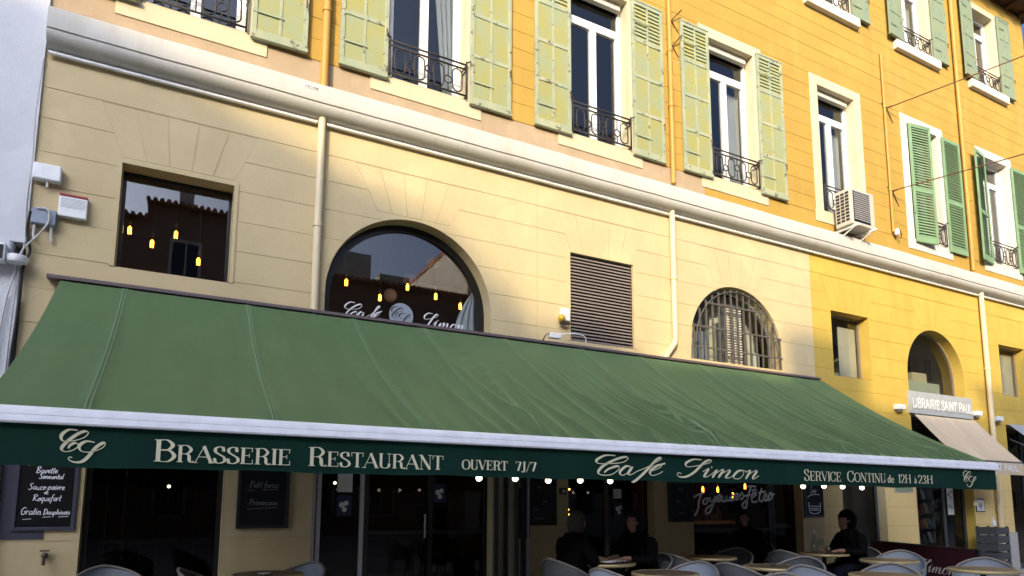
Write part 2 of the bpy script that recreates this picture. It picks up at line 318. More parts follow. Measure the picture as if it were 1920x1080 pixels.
# ------------------------------------------------------------------ mesh helpers
class MB:
    def __init__(s): s.v = []; s.f = []; s.mi = []
    def add(s, vs, fs, mi=0):
        o = len(s.v); s.v += [tuple(p) for p in vs]; s.f += [tuple(i + o for i in f) for f in fs]; s.mi += [mi] * len(fs); return s
    def box(s, x0, x1, y0, y1, z0, z1, mi=0):
        return s.add([(x0, y0, z0), (x1, y0, z0), (x1, y1, z0), (x0, y1, z0), (x0, y0, z1), (x1, y0, z1), (x1, y1, z1), (x0, y1, z1)],
                     [(0, 3, 2, 1), (4, 5, 6, 7), (0, 1, 5, 4), (1, 2, 6, 5), (2, 3, 7, 6), (3, 0, 4, 7)], mi)
    def prism(s, poly, y0, y1, mi=0, back=True):
        """poly in (x,z), counter-clockwise seen from the street (-y)"""
        n = len(poly)
        vs = [(x, y0, z) for x, z in poly] + [(x, y1, z) for x, z in poly]
        fs = [tuple(range(n))] + [(i, i + n, (i + 1) % n + n, (i + 1) % n) for i in range(n)]
        if back: fs.append(tuple(range(2 * n - 1, n - 1, -1)))
        return s.add(vs, fs, mi)
    def tube(s, pts, r, n=8, cap=True, mi=0, closed=False):
        pts = [Vector(p) for p in pts]; k = len(pts); rr = r if isinstance(r, (list, tuple)) else [r] * k
        vs = []; up0 = None
        for i, p in enumerate(pts):
            if closed: d = pts[(i + 1) % k] - pts[i - 1]
            else: d = pts[min(i + 1, k - 1)] - pts[max(i - 1, 0)]
            if d.length < 1e-9: d = Vector((0, 0, 1))
            d.normalize()
            if up0 is None: up0 = Vector((0, 0, 1)) if abs(d.z) < 0.9 else Vector((1, 0, 0))
            a = d.cross(up0)
            if a.length < 1e-6: a = d.cross(Vector((0.3, 0.8, 0.1)))
            a.normalize(); b = d.cross(a); b.normalize(); up0 = -b if False else up0
            for j in range(n):
                t = 2 * math.pi * j / n; vs.append(p + a * math.cos(t) * rr[i] + b * math.sin(t) * rr[i])
        fs = []
        for i in range(k if closed else k - 1):
            for j in range(n):
                i2 = (i + 1) % k
                fs.append((i * n + j, i * n + (j + 1) % n, i2 * n + (j + 1) % n, i2 * n + j))
        if cap and not closed: fs += [tuple(range(n))[::-1], tuple(range((k - 1) * n, k * n))]
        return s.add(vs, fs, mi)
    def lathe(s, prof, c=(0, 0, 0), n=16, mi=0, cap=True):
        vs = []; k = len(prof)
        for r, z in prof:
            for j in range(n):
                t = 2 * math.pi * j / n; vs.append((c[0] + r * math.cos(t), c[1] + r * math.sin(t), c[2] + z))
        fs = [(i * n + j, i * n + (j + 1) % n, (i + 1) * n + (j + 1) % n, (i + 1) * n + j) for i in range(k - 1) for j in range(n)]
        if cap: fs += [tuple(range(n))[::-1], tuple(range((k - 1) * n, k * n))]
        return s.add(vs, fs, mi)
    def ball(s, c, r, n=10, m=6, mi=0, sx=1, sy=1, sz=1):
        prof = [(r * math.sin(math.pi * (i + 0.02) / (m + 0.04)), -r * math.cos(math.pi * (i + 0.02) / (m + 0.04))) for i in range(m + 1)]
        o = len(s.v); s.lathe(prof, (0, 0, 0), n, mi)
        for q in range(o, len(s.v)):
            x, y, z = s.v[q]; s.v[q] = (x * sx + c[0], y * sy + c[1], z * sz + c[2])
        return s
    def mesh(s, name, mats, smooth=False, bevel=0):
        me = bpy.data.meshes.new(name); me.from_pydata(s.v, [], s.f); 
        for mt in (mats if isinstance(mats, (list, tuple)) else [mats]): me.materials.append(M[mt] if isinstance(mt, str) else mt)
        if any(s.mi): me.polygons.foreach_set('material_index', s.mi)
        if bevel:
            bm = bmesh.new(); bm.from_mesh(me)
            bmesh.ops.bevel(bm, geom=[e for e in bm.edges if len(e.link_faces) == 2 and e.calc_face_angle(0) > 0.6], offset=bevel, segments=2, affect='EDGES', profile=0.5)
            bm.to_mesh(me); bm.free()
        if smooth:
            me.polygons.foreach_set('use_smooth', [True] * len(me.polygons))
            if smooth == 'auto':
                try: me.set_sharp_from_angle(angle=R(40))
                except Exception: pass
        me.update(); return me
    def build(s, name, mats, parent=None, smooth=False, loc=None, rot=None, bevel=0):
        return link(name, s.mesh(name, mats, smooth, bevel), parent, loc, rot)

def link(name, me, parent=None, loc=None, rot=None):
    o = bpy.data.objects.new(name, me); COL.objects.link(o)
    if parent is not None: o.parent = parent
    if loc is not None: o.location = loc
    if rot is not None: o.rotation_euler = rot
    return o

def tag(o, label, cat, group=None):
    o['label'] = label; o['category'] = cat
    if group: o['group'] = group
    return o

def thing(name, label, cat, loc=(0, 0, 0), rz=0.0, group=None):
    o = bpy.data.objects.new(name, None); COL.objects.link(o); o.empty_display_size = 0.1
    o.location = loc; o.rotation_euler = (0, 0, rz)
    return tag(o, label, cat, group)

def copy_tree(o, parent=None):
    c = o.copy(); COL.objects.link(c); c.parent = parent
    for ch in list(o.children): copy_tree(ch, c)
    return c

def catmull(pts, n=6):
    if len(pts) < 3: return list(pts)
    out = []
    P = [pts[0]] + list(pts) + [pts[-1]]
    for i in range(1, len(P) - 2):
        p0, p1, p2, p3 = P[i - 1], P[i], P[i + 1], P[i + 2]
        for k in range(n):
            t = k / n
            out.append(tuple(0.5 * (2 * p1[d] + (p2[d] - p0[d]) * t + (2 * p0[d] - 5 * p1[d] + 4 * p2[d] - p3[d]) * t * t + (3 * p1[d] - p0[d] - 3 * p2[d] + p3[d]) * t ** 3) for d in range(len(p1))))
    out.append(tuple(pts[-1])); return out

# ------------------------------------------------------------------ lettering (ribbons with pen-like stroke widths)
class Ink:
    """flat letters in the (x,z) plane facing -y; every stroke sits a hair in front of the last"""
    def __init__(s): s.mb = MB(); s.k = 0
    def ribbon(s, pts, wf):
        n = len(pts); y = -0.0002 * (s.k % 12); s.k += 1
        vs = []
        for i, p in enumerate(pts):
            a = pts[max(i - 1, 0)]; b = pts[min(i + 1, n - 1)]
            dx, dz = b[0] - a[0], b[1] - a[1]; l = math.hypot(dx, dz) or 1e-9
            dx /= l; dz /= l
            w = wf(dx, dz, i / (n - 1)) / 2
            vs += [(p[0] - dz * w, y, p[1] + dx * w), (p[0] + dz * w, y, p[1] - dx * w)]
        s.mb.add(vs, [(2 * i, 2 * i + 1, 2 * i + 3, 2 * i + 2) for i in range(n - 1)])
    def script(s, strokes, thin, thick):
        for st in strokes:
            if len(st) == 2: s.ribbon(st, lambda dx, dz, t: thick * .55); continue
            pts = catmull(st, 6)
            s.ribbon(pts, lambda dx, dz, t: thin + (thick - thin) * max(0.0, -dz * 0.85 - dx * 0.5) ** 1.2 * min(1, 6 * t + .3, 6 * (1 - t) + .3))
    def mono(s, strokes, w):
        for st in strokes:
            pts = catmull(st, 5) if len(st) > 2 else st
            s.ribbon(pts, lambda dx, dz, t: w * (0.8 + 0.35 * abs(dz)))

DIDONE = {
 'A': (.84, [('t', [(.04, 0), (.42, 1)]), ('T', [(.40, 1), (.76, 0)]), ('t', [(.17, .34), (.62, .34)]), ('s', (.04, 0)), ('s', (.76, 0))]),
 'B': (.78, [('V', .16), ('c', [(.16, .985), (.45, .985), (.63, .76), (.45, .53), (.16, .53)]), ('c', [(.16, .53), (.5, .53), (.70, .27), (.5, .015), (.16, .015)])]),
 'C': (.80, [('c', [(.70, .74), (.60, .95), (.40, 1.0), (.13, .82), (.07, .5), (.13, .18), (.40, 0), (.62, .06), (.74, .30)]), ('t', [(.71, .66), (.71, 1.0)])]),
 'E': (.70, [('V', .16), ('t', [(.05, .985), (.60, .985)]), ('t', [(.16, .52), (.45, .52)]), ('t', [(.05, .015), (.62, .015)]), ('t', [(.60, 1), (.57, .74)]), ('t', [(.62, 0), (.60, .27)]), ('t', [(.45, .40), (.45, .64)])]),
 'H': (.86, [('V', .16), ('V', .70), ('t', [(.16, .52), (.70, .52)])]),
 'I': (.34, [('V', .17)]),
 'J': (.45, [('T', [(.28, 1), (.28, .12)]), ('c', [(.28, .14), (.24, -.08), (.10, -.12), (.04, -.02)]), ('s', (.28, 1))]),
 'L': (.66, [('V', .16), ('t', [(.05, .015), (.60, .015)]), ('t', [(.60, 0), (.58, .27)])]),
 'N': (.82, [('t', [(.14, 0), (.14, 1)]), ('T', [(.12, 1), (.68, 0)]), ('t', [(.68, 0), (.68, 1)]), ('s', (.14, 0)), ('s', (.68, 1)), ('s', (.10, 1))]),
 'O': (.84, [('c', [(.42, 1), (.16, .86), (.07, .5), (.16, .14), (.42, 0), (.68, .14), (.77, .5), (.68, .86), (.42, 1)])]),
 'P': (.70, [('V', .16), ('c', [(.16, .985), (.46, .985), (.66, .73), (.46, .47), (.16, .47)])]),
 'R': (.80, [('V', .16), ('c', [(.16, .985), (.45, .985), (.63, .75), (.45, .51), (.16, .51)]), ('c', [(.38, .51), (.54, .40), (.58, .10), (.68, .01), (.78, .06)])]),
 'S': (.62, [('c', [(.48, .73), (.43, .94), (.28, 1.0), (.10, .88), (.11, .68), (.30, .52), (.50, .36), (.53, .14), (.32, 0), (.13, .06), (.06, .29)]), ('t', [(.50, .70), (.50, 1)]), ('t', [(.05, 0), (.05, .31)])]),
 'T': (.72, [('V', .36), ('t', [(.03, .985), (.69, .985)]), ('t', [(.03, 1), (.05, .73)]), ('t', [(.69, 1), (.67, .73)])]),
 'U': (.80, [('T', [(.16, 1), (.16, .28)]), ('c', [(.16, .32), (.20, .08), (.40, 0), (.60, .09), (.64, .32)]), ('t', [(.64, .3), (.64, 1)]), ('s', (.16, 1)), ('s', (.64, 1))]),
 'V': (.78, [('T', [(.08, 1), (.40, 0)]), ('t', [(.39, 0), (.70, 1)]), ('s', (.08, 1)), ('s', (.70, 1))]),
 '7': (.56, [('t', [(.05, .98), (.50, .98)]), ('t', [(.05, 1), (.06, .76)]), ('T', [(.50, .98), (.24, 0)])]),
 '1': (.36, [('V', .19), ('t', [(.05, .86), (.19, .98)])]),
 '2': (.58, [('c', [(.07, .72), (.12, .93), (.29, 1.0), (.48, .82), (.44, .58), (.07, .03)]), ('t', [(.06, .02), (.52, .02)]), ('t', [(.52, 0), (.54, .22)])]),
 '3': (.56, [('c', [(.07, .80), (.24, 1.0), (.45, .80), (.24, .53)]), ('c', [(.24, .53), (.49, .28), (.25, 0), (.05, .18)])]),
 '/': (.42, [('t', [(.02, -.15), (.38, 1.05)])]),
 'd': (.58, [('c', [(.42, .50), (.24, .62), (.07, .32), (.22, 0), (.42, .12)]), ('T', [(.44, 1), (.44, 0)])]),
 'e': (.52, [('c', [(.08, .34), (.44, .36), (.28, .62), (.07, .33), (.25, 0), (.45, .14)])]),
 'a': (.54, [('c', [(.09, .5), (.24, .62), (.40, .48)]), ('T', [(.40, .5), (.40, 0)]), ('c', [(.40, .36), (.16, .30), (.08, .12), (.22, 0), (.40, .12)]), ('t', [(.16, .94), (.32, .74)])]),
 ' ': (.42, []),
 '4': (.6, [('t', [(.42, 0), (.42, 1)]), ('t', [(.42, 1), (.05, .3)]), ('t', [(.05, .3), (.55, .3)])]),
 '8': (.56, [('c', [(.28, 1), (.10, .78), (.28, .53), (.46, .78), (.28, 1)]), ('c', [(.28, .53), (.06, .26), (.28, 0), (.5, .26), (.28, .53)])]),
 '0': (.56, [('c', [(.28, 1), (.07, .5), (.28, 0), (.5, .5), (.28, 1)])]),
 '6': (.56, [('c', [(.45, .95), (.15, .7), (.07, .3), (.28, 0), (.5, .28), (.28, .55), (.08, .3)])]),
}
def caps(ink, text, x0, x1, z, h, small=None, thick=0.15, thin=0.035, serif=True):
    """small caps: first letter of each word full height, the others `small` of it; squeezed or spread to end at x1"""
    adv = []
    for i, ch in enumerate(text):
        k = 1.0 if (small is None or i == 0 or text[i - 1] == ' ') else small
        adv.append((ch, k, DIDONE[ch][0] * k))
    tot = sum(a for _, _, a in adv) * h
    sx = (x1 - x0) / tot; x = x0
    for ch, k, a in adv:
        hh = h * k; T = thick * hh; t = thin * h
        def P(p): return (x + p[0] * hh * sx, z + p[1] * hh)
        for st in DIDONE[ch][1]:
            if st[0] == 'V':
                ink.ribbon([P((st[1], 0)), P((st[1], 1))], lambda dx, dz, q: T * sx)
                if serif:
                    for e in (.0, 1.0): ink.ribbon([P((st[1] - .14, e + (.015 if e < .5 else -.015))), P((st[1] + .14, e + (.015 if e < .5 else -.015)))], lambda dx, dz, q: t)
            elif st[0] == 'T': ink.ribbon([P(p) for p in st[1]], lambda dx, dz, q: T * sx)
            elif st[0] == 't': ink.ribbon([P(p) for p in st[1]], lambda dx, dz, q: t if serif else T)
            elif st[0] == 's':
                if serif: ink.ribbon([P((st[1][0] - .12, st[1][1])), P((st[1][0] + .12, st[1][1]))], lambda dx, dz, q: t)
            else: ink.ribbon(catmull([P(p) for p in st[1]], 7), lambda dx, dz, q: t + (T * sx - t) * abs(dz) ** 1.5 if serif else T)
        x += a * h * sx
HAND = {  # quick chalk-pen handwriting, x-height 1
 'a': (1.0, [[(.8, .85), (.4, 1), (.08, .5), (.3, .02), (.7, .4), (.8, .95), (.78, .2), (1.0, .05)]]),
 'c': (.8, [[(.7, .85), (.4, 1), (.1, .5), (.35, 0), (.8, .15)]]),
 'e': (.8, [[(.1, .45), (.6, .65), (.45, 1), (.12, .6), (.3, .02), (.8, .2)]]),
 'f': (.8, [[(.8, 1.9), (.5, 2.0), (.35, 1.2), (.25, -.6), (.05, -.7)], [(.05, 1.0), (.75, 1.05)]]),
 'h': (.95, [[(.15, 2), (.1, 0)], [(.1, .6), (.45, 1), (.65, .7), (.65, .1), (.95, .05)]]),
 'i': (.45, [[(.15, 1), (.12, .2), (.4, .05)], [(.2, 1.4), (.26, 1.5)]]),
 'l': (.45, [[(.25, 2), (.12, .4), (.4, .05)]]),
 'm': (1.35, [[(.1, 1), (.08, 0)], [(.1, .6), (.4, 1), (.5, .6), (.5, 0)], [(.5, .6), (.85, 1), (1.0, .6), (1.0, .1), (1.3, .05)]]),
 'n': (.95, [[(.1, 1), (.08, 0)], [(.1, .6), (.45, 1), (.65, .7), (.65, .1), (.95, .05)]]),
 'o': (.85, [[(.4, 1), (.08, .5), (.4, 0), (.72, .5), (.4, 1), (.85, .9)]]),
 'p': (.95, [[(.15, 1), (.05, -.9)], [(.12, .7), (.5, 1), (.75, .5), (.4, 0), (.12, .2)]]),
 'q': (.95, [[(.75, .9), (.35, 1), (.08, .5), (.35, 0), (.72, .5), (.75, .95), (.65, -.9)]]),
 'r': (.7, [[(.12, 1), (.1, 0)], [(.1, .6), (.4, 1), (.65, .9)]]),
 's': (.7, [[(.6, .85), (.3, 1), (.15, .7), (.5, .4), (.45, .05), (.05, .1)]]),
 't': (.6, [[(.3, 1.8), (.2, .2), (.55, .05)], [(.0, 1.1), (.6, 1.15)]]),
 'u': (.95, [[(.1, 1), (.12, .2), (.4, 0), (.7, .5), (.72, 1), (.7, .15), (.95, .05)]]),
 'v': (.85, [[(.05, 1), (.3, 0), (.65, 1), (.85, .9)]]),
 'x': (.85, [[(.05, 1), (.7, 0)], [(.7, 1), (.05, 0)]]),
 'B': (1.25, [[(.25, 2), (.15, 0)], [(-.1, 1.7), (.5, 2.1), (1.0, 1.7), (.4, 1.1), (1.05, .6), (.6, 0), (.0, .1)]]),
 'S': (1.1, [[(.95, 1.8), (.5, 2.1), (.2, 1.6), (.6, 1.1), (.8, .5), (.4, -.05), (-.05, .3)]]),
 'R': (1.25, [[(.25, 2), (.15, 0)], [(-.1, 1.7), (.5, 2.1), (1.0, 1.6), (.3, 1.0), (.8, .3), (1.25, 0)]]),
 'G': (1.25, [[(1.0, 1.7), (.6, 2.05), (.1, 1.2), (.4, 0), (.95, .3), (1.0, .95)], [(.6, .95), (1.2, .95)]]),
 'D': (1.25, [[(.2, 2), (.15, 0)], [(-.1, 1.8), (.5, 2.1), (1.1, 1.2), (.6, .05), (.0, .0)]]),
 'P': (1.1, [[(.25, 2), (.15, -.1)], [(-.1, 1.7), (.5, 2.1), (1.0, 1.6), (.25, .95)]]),
 'T': (1.0, [[(-.1, 1.95), (1.0, 2.05)], [(.45, 2), (.35, 0)]]),
 '-': (.6, [[(.05, .6), (.5, .65)]]), ' ': (.6, []),
}
def hand(ink, text, xc, z, xh, w, maxw=None):
    tot = sum(HAND[c][0] for c in text) * xh; sx = 1.0
    if maxw and tot > maxw: sx = maxw / tot
    x = xc - tot * sx / 2
    for i, c in enumerate(text):
        j = 0.06 * xh * math.sin(i * 2.3 + len(text))
        for st in HAND[c][1]:
            ink.mono([[(x + (p[0] + .18 * p[1]) * xh * sx, z + p[1] * xh + j) for p in st]], w)
        x += HAND[c][0] * xh * sx
def scaled(strokes, sx, sz, ox=0, oz=0): return [[(x * sx + ox, z * sz + oz) for x, z in s] for s in strokes]
T_CAFE = [[(0.219, 0.18), (0.103, 0.178), (0.003, 0.131), (0.025, 0.1), (0.148, 0.101), (0.304, 0.119), (0.369, 0.156), (0.337, 0.172), (0.226, 0.145), (0.086, 0.083), (0.021, 0.025), (0.047, -0.006), (0.161, -0.003), (0.248, 0.043), (0.26, 0.079), (0.209, 0.074), (0.131, 0.047), (0.088, 0.016)], [(0.399, 0.08), (0.343, 0.082), (0.279, 0.038), (0.271, 0.006), (0.31, -0.004), (0.366, 0.027), (0.423, 0.08)], [(0.423, 0.08), (0.374, 0.027), (0.373, 0.002), (0.413, 0.007), (0.47, 0.036)], [(0.47, 0.036), (0.594, 0.079), (0.728, 0.142), (0.78, 0.17), (0.763, 0.179), (0.712, 0.155), (0.627, 0.08), (0.51, -0.014), (0.436, -0.061), (0.404, -0.066)], [(0.642, 0.041), (0.726, 0.069), (0.777, 0.095), (0.77, 0.11), (0.71, 0.093), (0.642, 0.047), (0.633, 0.014), (0.674, 0.002), (0.742, 0.02), (0.793, 0.045)], [(0.826, 0.125), (0.753, 0.107)]]
T_SIMON = [[(0.323, 0.179), (0.215, 0.181), (0.116, 0.141), (0.132, 0.104), (0.266, 0.118), (0.422, 0.15), (0.461, 0.175), (0.415, 0.178), (0.34, 0.141), (0.228, 0.056), (0.119, 0.005), (0.031, -0.001), (-0.006, 0.02), (0.012, 0.039), (0.05, 0.031)], [(0.336, 0.058), (0.42, 0.095), (0.372, 0.039), (0.352, 0.007), (0.389, 0.007), (0.454, 0.037)], [(0.467, 0.112), (0.452, 0.103)], [(0.454, 0.037), (0.531, 0.084), (0.462, -0.001)], [(0.482, 0.027), (0.596, 0.086), (0.618, 0.077), (0.545, 0.001)], [(0.565, 0.029), (0.691, 0.084), (0.713, 0.075), (0.659, 0.018), (0.658, -0.001), (0.706, 0.005), (0.765, 0.034)], [(0.904, 0.087), (0.835, 0.078), (0.765, 0.027), (0.782, -0.003), (0.85, 0.001), (0.911, 0.048), (0.904, 0.087), (0.952, 0.074)], [(0.942, 0.067), (1.012, 0.09), (0.938, -0.004)], [(0.959, 0.032), (1.082, 0.089), (1.105, 0.078), (1.048, 0.019), (1.057, -0.002), (1.139, 0.036)]]
T_CS = [[(-0.032, 0.205), (-0.08, 0.206), (-0.117, 0.169), (-0.107, 0.132), (-0.059, 0.133), (0.005, 0.158), (0.029, 0.19), (0.01, 0.201), (-0.033, 0.178), (-0.088, 0.123), (-0.11, 0.082), (-0.091, 0.063), (-0.048, 0.074), (-0.02, 0.104), (-0.037, 0.122), (-0.065, 0.106), (-0.074, 0.084)], [(0.069, 0.13), (0.022, 0.135), (-0.015, 0.104), (0.001, 0.069), (0.057, 0.067), (0.115, 0.096), (0.13, 0.126), (0.113, 0.127), (0.077, 0.095), (0.037, 0.031), (0.002, -0.001), (-0.042, -0.002), (-0.067, 0.014), (-0.063, 0.029), (-0.048, 0.024)]]
T_FETES = [[(0.026, 0.299), (0.118, 0.342), (0.268, 0.38)], [(0.204, 0.369), (0.136, 0.24), (0.117, 0.123), (0.048, 0.024), (0.007, 0.039)], [(0.301, 0.294), (0.242, 0.262), (0.226, 0.208), (0.282, 0.198), (0.328, 0.252), (0.301, 0.294), (0.373, 0.284)], [(0.374, 0.306), (0.385, 0.241), (0.444, 0.252), (0.505, 0.329)], [(0.505, 0.329), (0.409, 0.134), (0.333, 0.048), (0.276, 0.059), (0.293, 0.123), (0.427, 0.199), (0.532, 0.264)], [(0.532, 0.264), (0.607, 0.308), (0.595, 0.351), (0.534, 0.307), (0.545, 0.242), (0.635, 0.264)], [(0.653, 0.33), (0.635, 0.264), (0.693, 0.243), (0.757, 0.331), (0.738, 0.265), (0.798, 0.255)], [(0.798, 0.255), (0.878, 0.354), (0.911, 0.288), (0.827, 0.244)], [(0.905, 0.299), (0.998, 0.333), (0.985, 0.377), (0.922, 0.332), (0.949, 0.278), (1.011, 0.289)], [(1.027, 0.311), (1.093, 0.39), (1.125, 0.312), (1.041, 0.278)], [(1.206, 0.487), (1.316, 0.504), (1.435, 0.495)], [(1.315, 0.489), (1.217, 0.291), (1.188, 0.157), (1.125, 0.135), (1.097, 0.19), (1.162, 0.246), (1.242, 0.291)], [(1.12, 0.33), (1.283, 0.358)], [(1.304, 0.291), (1.418, 0.36), (1.404, 0.393), (1.323, 0.347), (1.332, 0.236), (1.443, 0.247)], [(1.336, 0.41), (1.392, 0.449), (1.444, 0.427)], [(1.568, 0.474), (1.493, 0.293), (1.538, 0.248), (1.587, 0.271)], [(1.483, 0.39), (1.651, 0.419)], [(1.572, 0.293), (1.672, 0.351), (1.641, 0.373), (1.606, 0.316), (1.634, 0.26), (1.7, 0.283)], [(1.7, 0.283), (1.772, 0.397), (1.806, 0.318), (1.715, 0.26)], [(1.785, 0.352), (1.872, 0.376)]]

# ================================================================== SETTING
g = MB().add([(-400, -400, 0), (400, -400, 0), (400, 400, 0), (-400, 400, 0)], [(0, 1, 2, 3)]).build('ground', 'paving')
g['kind'] = 'structure'

# ------------------------------------------------------------------ wall builder: courses cut round openings
class Rect:
    def __init__(s, x0, x1, z0, z1): s.x0, s.x1, s.z0, s.z1 = x0, x1, z0, z1
    def left(s, z): return s.x0
    def right(s, z): return s.x1
    def top(s): return s.z1
    def levels(s, a, b): return [a, b]
    def over(s, a, b): return [(s.x0, b), (s.x1, b)]
class Arch:
    def __init__(s, xc, r, zs, z0): s.xc, s.r, s.zs, s.z0 = xc, r, zs, z0; s.z1 = zs + r; s.x0 = xc - r; s.x1 = xc + r
    def hw(s, z): return s.r if z <= s.zs else math.sqrt(max(0.0, s.r ** 2 - (z - s.zs) ** 2))
    def left(s, z): return s.xc - s.hw(z)
    def right(s, z): return s.xc + s.hw(z)
    def levels(s, a, b):
        k = 8; return [a + (b - a) * i / k for i in range(k + 1)]
class Trap:
    def __init__(s, xc, b0, b1, z0, z1): s.xc, s.b0, s.b1, s.z0, s.z1 = xc, b0, b1, z0, z1; s.x0 = xc - max(b0, b1); s.x1 = xc + max(b0, b1)
    def hw(s, z): return s.b0 + (s.b1 - s.b0) * (z - s.z0) / (s.z1 - s.z0)
    def left(s, z): return s.xc - s.hw(z)
    def right(s, z): return s.xc + s.hw(z)
    def levels(s, a, b): return [a, b]

def strip_polys(xa, xb, z0, z1, openings):
    ops = sorted([o for o in openings if o.x1 > xa + 1e-6 and o.x0 < xb - 1e-6 and o.z1 > z0 + 1e-6 and o.z0 < z1 - 1e-6], key=lambda o: o.x0)
    out = []; left = [(xa, z1), (xa, z0)]; bot = []; top = []
    cl = lambda pts: [(min(max(x, xa), xb), z) for x, z in pts]
    for o in ops:
        a, b = max(o.z0, z0), min(o.z1, z1)
        lv = o.levels(a, b)
        full = o.z0 <= z0 + 1e-6 and o.z1 >= z1 - 1e-6
        if full:
            rb = cl([(o.left(z), z) for z in lv])
            out.append(left + bot + rb + top[::-1])
            left = cl([(o.right(z), z) for z in lv[::-1]]); bot = []; top = []
        elif o.z0 <= z0 + 1e-6:                                        # notch from below
            if isinstance(o, Arch):
                hw = o.hw(z0); a0 = math.atan2(max(z0 - o.zs, 0), hw); N_ = 24
                if z0 < o.zs: bot.append((o.left(z0), z0))
                bot += [(o.xc - o.r * math.cos(a0 + (math.pi - 2 * a0) * i / N_), o.zs + o.r * math.sin(a0 + (math.pi - 2 * a0) * i / N_)) for i in range(N_ + 1)]
                if z0 < o.zs: bot.append((o.right(z0), z0))
            else: bot += cl([(o.left(z0), z0), (o.left(b), b), (o.right(b), b), (o.right(z0), z0)])
        elif o.z1 >= z1 - 1e-6:                                        # notch from above
            top += cl([(o.left(z1), z1), (o.left(a), a), (o.right(a), a), (o.right(z1), z1)])
        else: raise ValueError('hole inside strip')
    out.append(left + bot + [(xb, z0), (xb, z1)] + top[::-1])
    res = []
    for p in out:
        q = []
        for v in p:
            if not q or math.hypot(v[0] - q[-1][0], v[1] - q[-1][1]) > 1e-5: q.append(v)
        xs = [v[0] for v in q]; zs = [v[1] for v in q]
        if len(q) >= 3 and max(xs) - min(xs) > 0.02 and max(zs) - min(zs) > 0.005: res.append(q)
    return res

XE, XW = -1.40, 19.20                      # party line with the white house, far corner
bld = thing('apartment_building', 'long building with orange upper storeys, white cornice and cream and yellow ground floor', 'building')

XC = [-0.03 + 2.87 * k for k in range(7)]
W_A = Arch(2.70, 1.12, 3.96, 3.00)
W_B = Arch(8.49, 1.06, 4.03, 3.74)
W_C = Arch(14.17, 1.00, 4.05, 0.0)
mezz = [Rect(-0.63, 0.50, 3.88, 5.05), W_A, Rect(5.12, 6.28, 3.76, 5.10), W_B, Rect(10.92, 12.03, 3.79, 5.04), W_C, Rect(16.66, 17.76, 3.87, 5.05)]
low = [Rect(-0.73, 0.58, 0, 2.7), Rect(1.54, 3.88, 0, 2.7), Rect(5.06, 6.60, 0, 2.7), Rect(7.37, 9.87, 0, 2.7), Rect(10.95, 12.20, 0.45, 2.7), Rect(16.66, 18.6, 0, 3.2)]
up1 = [Rect(x - .56, x + .56, 7.00, 9.62) for x in XC]
up2 = [Rect(x - .55, x + .55, 11.47, 13.53) for x in XC]
fans = []
for o in mezz:
    xc = (o.x0 + o.x1) / 2
    fans.append(Trap(xc, .50 if isinstance(o, Arch) else .56, .80, 5.115, 5.70))

# backing wall (behind the joints), one mesh per storey zone
JY = 0.0055
REV = 0.24
def backing(zs, ops, mat_of, name):
    for xa, xb, mt in mat_of:
        mb = MB()
        for a, b in zip(zs[:-1], zs[1:]):
            for p in strip_polys(xa, xb, a, b, ops): mb.prism(p, JY, REV)
        mb.build(name, mt, bld)
backing([0, 1.5, 2.95, 3.73, 4.4, 5.5, 6.2], low + mezz, [(XE, 10.40, 'joint'), (10.40, XW, 'joint_yellow')], 'backing_wall')
backing([6.2, 7.8, 10.4, 12.2, 14.12], up1 + up2, [(XE, XW, 'joint_up')], 'backing_wall')
# reveals painted like the wall: thin liners inside each opening
def liner(o, mat, d0=0.0, d1=REV + 0.005, name='window_reveal', floor=True):
    mb = MB(); e = 0.004
    if isinstance(o, Arch):
        n = 32; pts = [(o.x1, o.z0)] + [(o.xc + o.r * math.cos(math.pi * i / n), o.zs + o.r * math.sin(math.pi * i / n)) for i in range(n + 1)] + [(o.x0, o.z0)]
    else: pts = [(o.x1, o.z0), (o.x1, o.z1), (o.x0, o.z1), (o.x0, o.z0)]
    if floor: pts = pts + [pts[0]]
    inner = []
    cx = (o.x0 + o.x1) / 2
    for x, z in pts:
        if isinstance(o, Arch) and z > o.zs: dx, dz = (x - o.xc) / o.r, (z - o.zs) / o.r
        else: dx = 1 if x > cx else -1; dz = 1 if z > (o.z0 + o.z1) / 2 else (-1 if floor else 0)
        inner.append((x - dx * e, z - dz * e))
    for i in range(len(pts) - 1):
        (ax, az), (bx, bz) = inner[i], inner[i + 1]
        mb.add([(ax, d0 - .002, az), (bx, d0 - .002, bz), (bx, d1, bz), (ax, d1, az)], [(0, 1, 2, 3)])
    return mb.build(name, mat, bld, smooth='auto')
for o in mezz[:4]: liner(o, 'cream')
for o in mezz[4:]: liner(o, 'yellow')
for o in low[:4]: liner(o, 'cream', floor=False)
liner(low[4], 'cream'); liner(low[5], 'yellow', floor=False)

